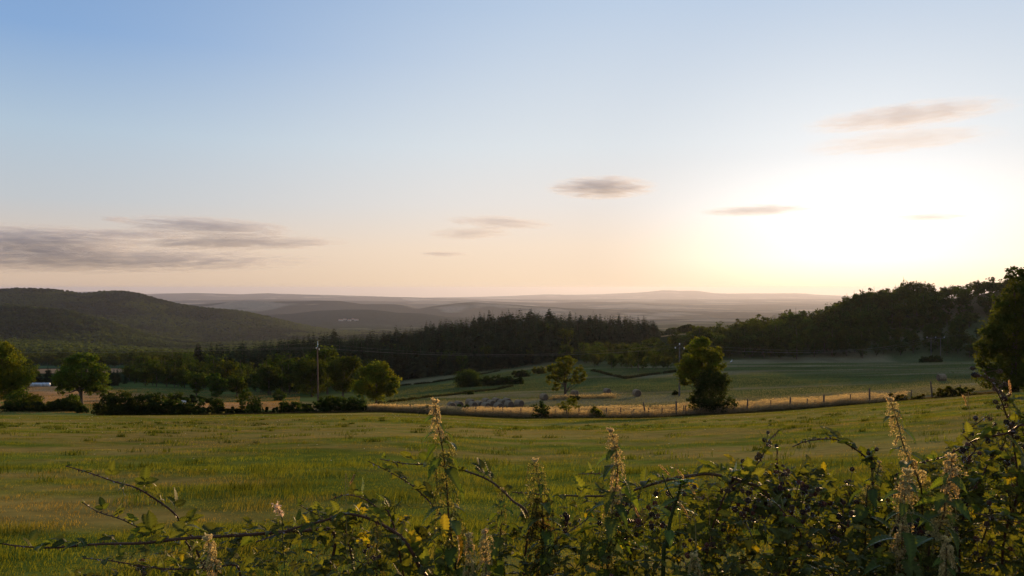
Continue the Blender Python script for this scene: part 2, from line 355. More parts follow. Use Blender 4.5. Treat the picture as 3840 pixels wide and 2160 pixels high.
# follow depth, not radius, so that crests stay exact inside the view
gz = land(gx, gy); gv = np.stack([gx, gy, gz], -1).reshape(-1, 3)
gc = zone_col(gx, gy).reshape(-1, 3)
nr, nt = len(rr), len(th)
i = np.arange(nr - 1)[:, None] * nt; j = np.arange(nt)[None, :]; j2 = (j + 1) % nt
gf = np.stack([i + j, i + nt + j, i + nt + j2, i + j2], -1).reshape(-1, 4)
gv = np.concatenate([gv, [[0, 0, gz[0].mean()]]]); gc = np.concatenate([gc, gc[:1]])
cf = np.stack([np.full(nt, len(gv) - 1), np.arange(nt), (np.arange(nt) + 1) % nt], -1)[:, ::-1]
ground = link('ground', make_mesh('ground', gv, [gf[:, ::-1], cf[:, ::-1]], M_GROUND, gc, None, True))
tag(ground, 'open rolling farmland: mown field, meadow, valley and far hills', 'ground', kind='structure')
# ---------------------------------------------------------------- trees
M_LEAF = leaf_mat('broad_leaves', trans=.6, var=.22)
M_NEEDLE = leaf_mat('needles', trans=.15, var=.25)
BROAD = np.array([.075, .105, .024]); DARKB = np.array([.036, .056, .018]); CONI = np.array([.030, .044, .020]); YEL = np.array([.135, .16, .026])
def rdir(rng, n): return norm(rng.normal(size=(n, 3)))
def cards(rng, c, nrm, size, aspect=.62):
    """kite-shaped leaf sprays: centres c, facing nrm"""
    n = len(c); a = norm(np.cross(nrm, rdir(rng, n))); b = np.cross(nrm, a); s = size[:, None]
    v = np.stack([c - a * s, c + b * s * aspect + nrm * s * .15, c + a * s, c - b * s * aspect + nrm * s * .15], 1)
    return v.reshape(-1, 3), np.arange(4 * n).reshape(-1, 4)
def crown_geo(rng, lobes, nclump, per, leaf, cr=.17, col=BROAD, shell=.5, vary=.3):
    """lobes: rows of (cx, cy, cz, rx, ry, rz) in metres"""
    lo = np.asarray(lobes, float); w = (lo[:, 3] * lo[:, 5]); w = w / w.sum(); k = rng.choice(len(lo), nclump, p=w)
    d = rdir(rng, nclump); rad = rng.uniform(shell ** 3, 1.12, nclump) ** (1 / 3.)
    cc = lo[k, :3] + d * rad[:, None] * lo[k, 3:] * .88
    R = lo[k, 3:].mean(1) ** .5 * (lo[:, 3:].mean()) ** .5 * cr * 2 * rng.uniform(.6, 1.4, nclump)
    ld = rdir(rng, nclump * per); lr = rng.random(nclump * per) ** .45; kk = np.repeat(np.arange(nclump), per)
    pos = cc[kk] + ld * lr[:, None] * R[kk, None] * np.array([1.1, 1.1, .75])
    nr = norm(ld * .5 + rdir(rng, len(pos)) * .9 + np.array([0, 0, .35]))
    sz = leaf * rng.uniform(.55, 1.35, len(pos))
    v, f = cards(rng, pos, nr, sz)
    tone = (1 + vary * (rng.random(nclump) - .5) * 2)[kk] * (1 + .25 * (rng.random(len(pos)) - .5)); hue = rng.random(nclump)[kk]
    c = np.asarray(col)[None] * tone[:, None] * np.stack([.85 + .4 * hue, np.ones_like(hue), 1 - .25 * hue], -1)
    return v, f, np.repeat(c, 4, 0), cc
def trunk_geo(mb, rng, h, r, targets, fork=.35, lean=(0, 0), sides=7):
    top = np.array([lean[0], lean[1], h * .78]); pts = spline([[0, 0, -.4], [lean[0] * .1, 0, h * .2], [lean[0] * .5 + .1 * rng.normal(), .1 * rng.normal(), h * .5], top], 9)
    rad = np.linspace(1, .22, 9) * r; rad[0] *= 1.5; add_tube(mb, pts, rad, sides, (1, 1, 1))
    for t in targets:
        s = rng.uniform(fork, .8); k = s * 8; i = int(k); p0 = pts[i] + (pts[min(i + 1, 8)] - pts[i]) * (k - i)
        mid = (p0 + t) / 2 + np.array([0, 0, -.12 * np.linalg.norm(t - p0)]) + rng.normal(size=3) * .15
        add_tube(mb, spline([p0, mid, t], 6), np.linspace(.42, .08, 6) * r * (1.1 - s * .5), 5, (1, 1, 1))
def lobes_px(rows, Y):
    """crown lobes given in photo pixels from the trunk base (dx, up, rx, ry[, depth offset])"""
    s = Y / F; o = []
    for q in rows: o.append((q[0] * s, (q[4] if len(q) > 4 else 0) * s, q[1] * s, q[2] * s, q[2] * s * .9, q[3] * s))
    return o
def hero_tree(name, label, cat, px, Y, rows, leaf=.16, nclump=170, per=46, col=BROAD, r=.2, fork=.3, seed=1, group=None, cr=.17, shell=.5, ntar=14, lean=(0, 0), vary=.3, part='crown'):
    rng = np.random.default_rng(seed); g = G(px, Y); root = empty(name, g); tag(root, label, cat, group)
    lo = lobes_px(rows, Y); v, f, c, cc = crown_geo(rng, lo, nclump, per, leaf, cr, col, shell, vary)
    keep = v.reshape(-1, 4, 3)[:, :, 2].mean(1) > -.2; v = v.reshape(-1, 4, 3)[keep].reshape(-1, 3); c = c.reshape(-1, 4, 3)[keep].reshape(-1, 3); f = np.arange(len(v)).reshape(-1, 4)
    link(part, make_mesh(name + '_' + part, v, f, M_LEAF, c), root)
    mb = MB(); h = max(q[2] + q[5] for q in lo); tg = cc[rng.choice(len(cc), min(ntar, len(cc)), replace=False)]
    if r > 0:
        trunk_geo(mb, rng, h, r, tg, fork, lean); link('trunk' if part == 'crown' else 'stem', mb.mesh(name + '_trunk', M_BARK), root)
    return root
def bush(name, label, px, Y, w, h, seed=1, col=DARKB, cat='bush', group=None, leaf=.15, dens=1.0, rows=None, depth=None):
    """a rounded shrub w x h photo pixels, standing at column px"""
    rng = np.random.default_rng(seed); s = Y / F
    if rows is None:
        n = max(1, int(round(w / max(h, 1) * 1.6))); rows = []
        for k in range(n):
            t = (k + .5) / n - .5; hh = h * (1 - 1.1 * abs(t) ** 2.2 * (1 if n > 1 else 0)) * rng.uniform(.82, 1.05)
            rows.append((t * w * .86, hh * .42, w / n * .62 + h * .16, hh * .6)); rows.append(((t + .5 / n) * w * .8, hh * .2, w / n * .6, hh * .32))
    area = w * h * s * s; nc = int(np.clip(area * 9, 26, 520) * dens)
    return hero_tree(name, label, cat, px, Y, rows, leaf, nc, 34, col, .05 if area < 60 else .08, .1, seed, group, .19 if w < 2 * h else .15, .2, 6, part='foliage')

# --- single trees standing in the meadows
hero_tree('round_tree', 'round leafy tree with a full low crown behind the left end of the wire fence', 'tree', 376.5, 134,
          [(-2, 24, 19, 17), (12, 25, 11, 12), (3, 36, 12, 9), (-13, 16, 10, 9), (3, 12, 13, 8), (-8, 34, 9, 7), (16, 18, 7, 8)], leaf=.17, nclump=260, per=46, r=.24, seed=11, col=YEL * .85)
hero_tree('tall_tree', 'broad leafy tree behind and left of the round tree, wood at its back', 'tree', 343, 196,
          [(0, 30, 15, 11), (9, 34, 9, 8), (-9, 24, 9, 11), (2, 14, 12, 9)], leaf=.24, nclump=190, per=36, r=.3, seed=12, col=BROAD * .75)
hero_tree('tall_tree', 'broad leafy tree directly behind the leaning wooden power pole', 'tree', 312, 205,
          [(0, 29, 18, 10), (-9, 22, 11, 12), (9, 22, 11, 12), (0, 12, 16, 9)], leaf=.25, nclump=200, per=36, r=.3, seed=13, col=BROAD * .65)
hero_tree('meadow_tree', 'leftmost of three small round trees at the meadow edge', 'tree', 196.5, 204, [(0, 15, 9, 9), (-4, 19, 6, 5), (4, 17, 6, 6), (0, 8, 5, 5)], leaf=.22, nclump=90, per=34, r=.2, seed=14, group='three small trees at the meadow edge')
hero_tree('meadow_tree', 'middle of three small round trees at the meadow edge', 'tree', 217, 198, [(0, 15, 9, 9), (-3, 19, 7, 5), (6, 12, 5, 7), (0, 7, 8, 6)], leaf=.22, nclump=90, per=34, r=.2, seed=15, group='three small trees at the meadow edge')
hero_tree('meadow_tree', 'widest and rightmost of three small trees at the meadow edge', 'tree', 237, 204, [(0, 15, 11, 9), (4, 19, 7, 5), (-5, 12, 6, 8), (6, 9, 6, 7)], leaf=.22, nclump=100, per=34, r=.2, seed=16, group='three small trees at the meadow edge', col=BROAD * .85)
hero_tree('spreading_tree', 'spreading tree with a short stout trunk before the orange stubble field', 'tree', 81.3, 139,
          [(0, 30, 22, 14), (-14, 25, 13, 12), (15, 23, 13, 12), (2, 43, 15, 8), (-10, 38, 11, 8), (18, 32, 9, 9), (-17, 14, 9, 5), (21, 14, 9, 4), (4, 16, 10, 8)],
          leaf=.17, nclump=330, per=40, r=.42, seed=17, col=BROAD, shell=.55, ntar=22)
hero_tree('large_tree', 'large leafy tree cut by the left edge of the photo', 'tree', -3, 132,
          [(0, 40, 26, 24), (14, 32, 17, 15), (3, 55, 14, 10), (20, 24, 12, 10), (-22, 34, 18, 20), (8, 14, 16, 9)], leaf=.18, nclump=420, per=42, r=.5, seed=18, col=YEL * .8, ntar=20)
hero_tree('forked_tree', 'open-crowned tree with a forked pale trunk among the hay bales', 'tree', 565, 149,
          [(-8, 26, 11, 9), (8, 31, 11, 9), (-1, 36, 9, 6), (14, 22, 8, 8), (-13, 18, 7, 6), (4, 20, 10, 6), (-9, 11, 5, 4), (-14, 30, 5, 5)], leaf=.16, nclump=190, per=34, r=.26, seed=19, col=YEL * .8, fork=.15, shell=.6, cr=.15, ntar=20)
hero_tree('tall_fence_tree', 'tall yellow-green tree rising above dark bushes on the fence line', 'tree', 702, 108.5,
          [(0, 54, 17, 14), (-4, 66, 12, 9), (2, 73, 7, 5), (-13, 47, 12, 12), (15, 60, 7, 7), (14, 48, 9, 11), (-17, 37, 11, 9), (2, 38, 18, 11)],
          leaf=.15, nclump=330, per=34, r=.24, seed=20, col=YEL, shell=.45, ntar=22)
bush('dark_bush', 'dark spreading bush wrapped round the foot of the tall fence tree', 709, 106.5, 44, 42, 21, DARKB * 1.3, leaf=.13,
     rows=[(0, 20, 17, 19), (12, 30, 11, 11), (-8, 12, 12, 11), (14, 11, 12, 9), (22, 9, 7, 3), (-15, 13, 7, 4), (0, 34, 15, 9), (16, 36, 7, 6), (-10, 26, 8, 7), (0, 6, 13, 7)], dens=1.1)
hero_tree('large_tree', 'massive leafy tree at the right edge, taller than the wooded hill behind', 'tree', 1014, 102,
          [(0, 58, 26, 30), (-24, 52, 13, 14), (-18, 32, 18, 16), (6, 96, 15, 20), (2, 118, 8, 10), (-8, 84, 14, 16), (24, 70, 26, 36), (-10, 14, 26, 14), (30, 100, 20, 24), (14, 26, 26, 22), (-30, 44, 8, 8)],
          leaf=.17, nclump=760, per=44, r=.5, seed=22, col=BROAD, shell=.5, ntar=22)
# --- shrubs of the fence line and hedges
for a in [
 ('hedge', 'long dark hedge bank at the left field edge, from photo edge to the open gap', 42, 117, 92, 12, 31, DARKB, 'hedge'),
 ('small_tree', 'small bushy tree on the hedge bank below the large left tree', 20, 121, 17, 24, 32, BROAD * .8, 'tree'),
 ('bush', 'pale green bush right of the small bushy tree on the left hedge bank', 33, 120, 13, 19, 33, YEL * .75, 'bush'),
 ('bush', 'low brownish bush in the middle of the left hedge bank', 52, 119, 16, 11, 34, BROAD * np.array([1.2, .9, .8]), 'bush'),
 ('bush', 'upright bush in front of the spreading tree trunk', 68, 118, 13, 20, 35, BROAD * .8, 'bush'),
 ('bush', 'small dark rounded bush at the right end of the left hedge bank', 81, 111, 13, 8, 36, DARKB, 'bush'),
 ('hedge', 'large dark domed thicket, highest part of the hedge at the field edge', 136, 105, 82, 26, 37, DARKB * .85, 'hedge'),
 ('hedge', 'low right-hand tail of the domed thicket with a wispy top', 183, 105.5, 46, 17, 38, DARKB, 'hedge'),
 ('hedge', 'low dark hedge linking the domed thicket to the round bush', 218, 106, 58, 9, 39, DARKB * .8, 'hedge'),
 ('bush', 'small upright bush poking from the low hedge left of the round bush', 218, 108, 9, 17, 40, DARKB, 'bush'),
 ('bush', 'round bush with a lit top standing in the low hedge', 249, 107, 15, 21, 41, BROAD * .8, 'bush'),
 ('hedge', 'low strip of hedge between the round bush and the domed bush', 268, 107, 30, 7, 42, DARKB * .8, 'hedge'),
 ('bush', 'dark domed bush left of the power pole', 290, 106.5, 26, 15, 43, DARKB, 'bush'),
 ('hedge', 'large dark oval thicket hiding the foot of the power pole', 339, 106, 56, 20, 44, DARKB * .85, 'hedge'),
 ('bush', 'narrow upright bush alone on the green meadow', 279, 168, 7, 12, 45, DARKB * 1.2, 'bush'),
 ('bush', 'low dark bush closing the gap left of the oval thicket', 308, 106, 15, 10, 146, DARKB * .9, 'bush'),
 ('bush', 'small faint bush behind the gap left of the oval thicket', 306, 118, 9, 8, 46, DARKB, 'bush'),
 ('hedge', 'low dark hedge in the meadow in front of the three small trees', 193, 148, 46, 8, 47, DARKB, 'hedge'),
 ('bush', 'wispy bush at the left end of the low meadow hedge', 176, 147, 14, 12, 48, BROAD * .8, 'bush'),
 ('bush', 'round bush on the slope below the pine wood', 468, 225, 17, 19, 49, DARKB * 1.1, 'bush'),
 ('hedge', 'long low scrub row on the slope, right of the round bush', 502, 222, 48, 10, 50, DARKB, 'hedge'),
 ('bush', 'dark scrub clump high on the slope below the pine wood', 521, 262, 17, 8, 51, DARKB, 'bush'),
 ('bush', 'small pointed yellowish bush high on the slope', 539, 275, 11, 8, 52, YEL * .7, 'bush'),
 ('bush', 'small dark bush on the ditch line of the slope', 467.5, 180, 10, 5, 53, DARKB, 'bush'),
 ('bush', 'small bush by the fence left of the hay bales', 423, 107, 8, 9.5, 54, DARKB, 'bush'),
 ('bush', 'bush growing in front of the row of hay bales', 462.5, 108, 10, 11.5, 55, BROAD * .8, 'bush'),
 ('bush', 'dark upright bush on the fence right of the hay bales', 540, 105.5, 10, 17, 56, DARKB, 'bush'),
 ('bush', 'small bushy sapling on the fence right of the thin shrub', 596, 106, 8, 12, 57, YEL * .7, 'bush'),
 ('bush', 'low brown scrub along the right end of the fence', 905, 106, 46, 8, 58, BROAD * np.array([1.3, .85, .7]), 'bush'),
 ('bush', 'low brown scrub at the foot of the large right tree', 955, 104.5, 44, 12, 59, BROAD * np.array([1.2, .85, .7]), 'bush'),
 ('bush', 'small rounded bush at the foot of the two-pole mast', 930, 318, 22, 8, 60, DARKB, 'bush'),
 ('bush', 'tiny dark bush beside the pole foot on the meadow', 675, 147, 5, 5, 61, DARKB, 'bush'),
 ('bush', 'dark tuft in the patch of tall pale grass', 575, 141, 9, 5, 62, DARKB, 'bush'),
]:
    bush(a[0], a[1], a[2], a[3], a[4], a[5], a[6], a[7], cat=a[8], leaf=.13 + a[3] * .0003)
hero_tree('thin_shrub', 'thin many-stemmed yellowish shrub on the fence with bare stems', 'shrub', 568, 105.5,
          [(-6, 13, 5, 4), (3, 17, 6, 4), (8, 13, 4, 4), (-1, 11, 6, 4)], leaf=.09, nclump=60, per=22, col=YEL * .8, r=.03, fork=.02, seed=63, cr=.2, ntar=30, part='foliage')

# --- woods: a few tree kinds, copied
def conifer_geo(rng, h, n_whorl, per, card):
    vs = []; cs = []; wd = rng.uniform(.18, .33); pw = rng.uniform(.45, .9)
    for k in range(n_whorl):
        t = (k + rng.random() * .5) / n_whorl; z = h * (.10 + .88 * t); R = h * wd * (1 - t) ** pw * rng.uniform(.75, 1.2) + .12
        nb = max(3, int(per * (1 - t * .6)))
        for b in range(nb):
            a = rng.random() * 2 * pi; L_ = R * rng.uniform(.6, 1.15); dx = np.array([cos(a), sin(a), 0]); sd = np.array([-sin(a), cos(a), 0])
            w = L_ * rng.uniform(.28, .45); dr = L_ * rng.uniform(.15, .45); p0 = np.array([0, 0, z + .1 * h * (1 - t) * .3]); tip = dx * L_ + np.array([0, 0, z - dr])
            mid = (p0 + tip) / 2 + np.array([0, 0, .08 * L_])
            vs.append([p0, mid + sd * w, tip, mid - sd * w]); tone = rng.uniform(.7, 1.25); cs.append(np.repeat((CONI * tone)[None], 4, 0))
    t_ = np.array([[0, 0, h]]); vs.append([[-.12, 0, h * .93], [0, .12, h * .93], [0, 0, h * .985], [.12, -.1, h * .93]]); cs.append(np.repeat(CONI[None], 4, 0))
    v = np.array(vs).reshape(-1, 3); return v, np.arange(len(v)).reshape(-1, 4), np.concatenate(cs)
def wood_geo(rng, h, nclump, per, leaf, col):
    n = rng.integers(3, 6); lo = []
    for k in range(n): lo.append((rng.normal() * h * .12, rng.normal() * h * .12, h * rng.uniform(.42, .72), h * rng.uniform(.2, .3), h * rng.uniform(.2, .3), h * rng.uniform(.2, .3)))
    lo.append((0, 0, h * .35, h * .22, h * .22, h * .3))
    v, f, c, cc = crown_geo(rng, lo, nclump, per, leaf, .2, col * .62, .6); return v, f, c
rng0 = np.random.default_rng(5)
def trunk_stub(h, r):
    v, f, t = tube([[0, 0, -.5], [0, 0, h * .5], [0, 0, h * .95]], [r, r * .6, r * .15], 5); return v, f
CON = [conifer_geo(rng0, 1.0 * 14, 24, 17, .5) for k in range(7)]; CONL = [conifer_geo(rng0, 14.0, 15, 9, .6) for k in range(5)]
WOO = [wood_geo(rng0, 9.0, 60, 22, .30, BROAD) for k in range(5)]; WOOL = [wood_geo(rng0, 9.0, 26, 9, .52, BROAD) for k in range(6)]
def kind_mesh(name, geo, mat, h, r):
    v, f, c = geo; tv, tf = trunk_stub(h, r); mb = MB(); mb.add(v, f, c, 0); mb.add(tv, tf, (1, 1, 1), 1); return mb.mesh(name, [mat, M_BARK])
CON_M = [kind_mesh('pine_tree', g, M_NEEDLE, 14, .22) for g in CON]; WOO_M = [kind_mesh('wood_tree', g, M_LEAF, 9, .2) for g in WOO]
def joined(name, label, cat, geos, pos, sc, tint, mat, seed):
    rng = np.random.default_rng(seed); V = []; C_ = []; k = rng.integers(0, len(geos), len(pos)); a = rng.random(len(pos)) * 2 * pi
    for i in range(len(pos)):
        v, f, c = geos[k[i]]; ca, sa = cos(a[i]), sin(a[i]); q = v * sc[i]
        V.append(np.stack([q[:, 0] * ca - q[:, 1] * sa, q[:, 0] * sa + q[:, 1] * ca, q[:, 2]], -1) + pos[i]); C_.append(c * tint[i])
    V = np.concatenate(V); o = link(name, make_mesh(name, V, np.arange(len(V)).reshape(-1, 4), mat, np.concatenate(C_)))
    return tag(o, label, cat, kind='stuff')
def scatter(rng, p0, p1, y0, y1, spacing, edge=None):
    """jittered points over columns p0..p1 and depths y0..y1 (even per square metre)"""
    x0 = (p0 - CX) / F * (y1 if p0 < CX else y0); x1 = (p1 - CX) / F * (y1 if p1 > CX else y0)
    X, Y = np.meshgrid(np.arange(x0, x1, spacing), np.arange(y0, y1, spacing)); X = X + rng.uniform(-.45, .45, X.shape) * spacing; Y = Y + rng.uniform(-.45, .45, Y.shape) * spacing
    X, Y = X.ravel(), Y.ravel(); px = CX + F * X / Y; k = (px > p0) & (px < p1)
    if edge is not None: k &= Y > edge(px)
    return X[k], Y[k], px[k]
def seen_order(X, Y, h):
    """how much of each tree shows above nearer ones: crown-top row vs nearest trees in the same column"""
    z = land(X, Y); px = CX + F * X / Y; top = CY - F * (z + h) / Y; base = CY - F * z / Y; o = np.argsort(Y); hor = np.full(1800, 9999.); s = np.zeros(len(X))
    for i in o:
        a = int(px[i] - 2 + 400); b = a + 5; s[i] = max(0, min(base[i], hor[a:b].mean()) - top[i]) ; hor[a:b] = np.minimum(hor[a:b], top[i] + 1)
    return s
def where(label, x, y, z, h, X, Y):
    px = CX + F * x / y; PXs = CX + F * X / Y; a, b = PXs.min(), PXs.max(); t = (px - a) / (b - a); near = Y[np.abs(PXs - px) < 12]; e, f = near.min(), near.max(); r = (y - e) / (f - e + 1e-6)
    row = 'in the front row' if r < .12 else 'near the foot' if r < .45 else 'on the upper part' if r < .85 else 'at the very back'
    col = ('at its left end', 'left of its middle', 'right of its middle', 'at its right end')[min(3, int(t * 4))]
    sz = 'tall ' if h > 1.12 * where.m else 'small ' if h < .8 * where.m else ''
    return sz + label + ', ' + row + ' ' + col
where.m = 10.
def wood(kinds, lows, mat, X, Y, hmul, base_h, cap, name, label, cat, group, lowlabel, seed, tint):
    rng = np.random.default_rng(seed); z = land(X, Y); s = hmul * rng.uniform(.62, 1.2, len(X)) * (.72 + .56 * vnoise(X / 13, Y / 13)); vis = seen_order(X, Y, base_h * s); where.m = float(np.mean(base_h * s)); o = np.argsort(-vis); top = o[:cap]; rest = o[cap:]
    rest = rest[vis[rest] > -1]
    for n_, i in enumerate(top):
        ob = link(name, kinds[rng.integers(len(kinds))]); ob.location = (X[i], Y[i], z[i] - .1); ob.rotation_euler = (rng.normal() * .03, rng.normal() * .03, rng.random() * 6.28)
        ob.scale = (s[i] * rng.uniform(.85, 1.15), s[i] * rng.uniform(.85, 1.15), s[i]); tag(ob, where(label, X[i], Y[i], z[i], s[i] * base_h, X, Y), cat, group)
    if len(rest):
        t = tint(X[rest], Y[rest])
        joined(name.split('_')[0] + '_woodland', lowlabel, 'woodland', lows, np.stack([X, Y, z - .1], -1)[rest], s[rest], t, mat, seed + 1)
R1 = np.random.default_rng(21)
# the pine-covered hill in the middle
edge1 = lambda px: np.interp(px, [240, 300, 380, 400, 450, 513, 546, 585, 610, 640, 656], [340, 345, 338, 350, 338, 342, 352, 400, 450, 500, 560])
X, Y, px = scatter(R1, 190, 657, 335, 640, 5.2, edge1); k = R1.random(len(px)) < np.interp(px, [190, 300], [0, 1]); X, Y, px = X[k], Y[k], px[k]
hm = np.interp(px, [240, 330, 400, 500, 600, 657], [1.05, 1.15, 1.0, 1.12, 1.05, 1.0]) * (1 - .25 * (Y < 400) * (px > 430))
tn = lambda X, Y: mix((.8, .8, .8), (1.3, 1.25, 1.1), fbm(X / 40, Y / 40, 3))
wood(CON_M, CONL, M_NEEDLE, X, Y, hm, 14, 290, 'pine_tree', 'pine of the central hill wood', 'tree', 'pines on the central hill', 'dense dark pine wood covering the central hill', 71, tn)
# broadleaved trees among and before the pines
X, Y, px = scatter(R1, 236, 600, 300, 560, 17, edge1)
wood(WOO_M, WOOL, M_LEAF, X, Y, np.full(len(X), 1.05) * R1.uniform(.8, 1.3, len(X)), 9, 60, 'leafy_tree', 'leafy tree among the central pines', 'tree', 'leafy trees among the pines', 'x', 72, tn)
# copse and woods on the left, behind the meadow
edge2 = lambda px: np.interp(px, [128, 150, 190, 250, 258, 300, 360, 400], [275, 262, 252, 235, 222, 218, 222, 300])
X, Y, px = scatter(R1, 128, 384, 215, 345, 6.5, edge2)
wood(WOO_M, WOOL, M_LEAF, X, Y, np.interp(px, [128, 250, 330, 384], [.85, .95, 1.1, .8]), 9, 110, 'wood_tree', 'leafy tree of the left copse', 'tree', 'trees of the left copse', 'leafy copse between the left meadow and the pine hill', 73, tn)
# conifer belt behind the stubble field
X, Y, px = scatter(R1, 18, 130, 263, 288, 5.0)
wood(CON_M, CONL, M_NEEDLE, X, Y, np.full(len(X), .36) * R1.uniform(.7, 1.3, len(X)), 14, 60, 'belt_conifer', 'conifer of the belt behind the stubble', 'tree', 'conifer belt behind the stubble', 'dark conifer belt behind the stubble field', 74, tn)
X, Y, px = scatter(R1, -60, 30, 200, 330, 8)
wood(WOO_M, WOOL, M_LEAF, X, Y, np.full(len(X), .9), 9, 20, 'edge_tree', 'leafy tree behind the large left tree', 'tree', 'trees behind the large left tree', 'leafy wood at the far left', 75, tn)
# woods of the valley bottom
ed = lambda px: np.interp(px, [0, 52, 56, 130, 135, 240], [655, 655, 560, 560, 345, 345])
X, Y, px = scatter(R1, -80, 245, 345, 760, 9.5, ed); hm = np.full(len(X), 1.1)
wood(WOO_M, WOOL, M_LEAF, X, Y, hm, 9, 120, 'valley_tree', 'tree of the valley wood', 'tree', 'trees of the valley wood', 'leafy wood along the valley bottom', 76, tn)
# scrub slope between pine hill and right hill
edge3 = lambda px: np.interp(px, [560, 590, 620, 650, 676, 700], [345, 300, 262, 258, 262, 290])
X, Y, px = scatter(R1, 566, 712, 262, 430, 7.2, edge3)
wood(WOO_M, WOOL, M_LEAF, X, Y, np.full(len(X), .70) * R1.uniform(.6, 1.4, len(X)), 9, 110, 'scrub_tree', 'bushy tree of the scrub slope', 'tree', 'bushy trees on the scrub slope', 'scrub covering the slope right of the pine hill', 77, lambda X, Y: tn(X, Y) * 1.25)
# the wooded hill below the sun
edge4 = lambda px: np.interp(px, [690, 720, 800, 860, 905, 930, 1060], [372, 352, 346, 345, 345, 347, 335])
X, Y, px = scatter(R1, 694, 1075, 330, 470, 6.3, edge4)
k = ~((px > 925) & (Y > 395) & (Y < 424) & (R1.random(len(X)) < .6)); X, Y, px = X[k], Y[k], px[k]
hm = np.interp(px, [690, 760, 820, 850, 930, 960, 1075], [1.1, 1.25, 1.2, 1.2, 1.05, .8, .8]) * np.where(R1.random(len(X)) < .2, 1.25, 1)
wood(WOO_M, WOOL, M_LEAF, X, Y, hm, 9, 280, 'hill_tree', 'leafy tree of the right wooded hill', 'tree', 'trees of the wooded hill', 'leafy wood covering the right hill', 78, tn)
# distant woods on the left hill: crowns two or three pixels wide
def blob_geo(rng):
    n = 22; d = rdir(rng, n); d[:, 2] = np.abs(d[:, 2]) * .9 - .1; c = d * np.array([3.6, 3.6, 3.2]) + np.array([0, 0, 3.6])
    v, f = cards(rng, c, norm(d + rdir(rng, n) * .4), np.full(n, 2.4) * rng.uniform(.7, 1.3, n), .8); t = np.repeat(rng.uniform(.75, 1.25, n), 4)[:, None]
    return v, f, np.array([.042, .060, .024]) * t
BL = [blob_geo(rng0) for k in range(8)]
X, Y, px = scatter(R1, -60, 430, 1000, 3480, 11.5); k =  (R1.random(len(X)) < np.interp(Y, [1000, 3400], [1, .62]) * np.interp(px, [300, 430], [1, .25])); X, Y = X[k], Y[k]
zz = land(X, Y); pr = CY - F * zz / Y
joined('distant_woodland', 'dark unbroken woodland on the distant left hill', 'woodland', BL, np.stack([X, Y, zz], -1), R1.uniform(.7, 1.5, len(X)), mix((.45, .55, .55), (1.5, 1.45, 1.05), sst(.3, .65, fbm(X / 170, Y / 230, 5))), M_LEAF, 80)
print('far blobs', len(X))
X, Y, px = scatter(R1, -60, 700, 640, 1100, 12, lambda p: np.interp(p, [0, 240, 660], [760, 640, 700])); k = fbm(X / 120 + 12, Y / 130, 3) < .62; X, Y = X[k], Y[k]
joined('valley_woodland', 'leafy woodland covering the valley floor beyond the meadows', 'woodland', BL, np.stack([X, Y, land(X, Y)], -1), R1.uniform(.7, 1.4, len(X)), mix((.75, .8, .8), (1.3, 1.25, 1.0), fbm(X / 150, Y / 200, 4)), M_LEAF, 81)
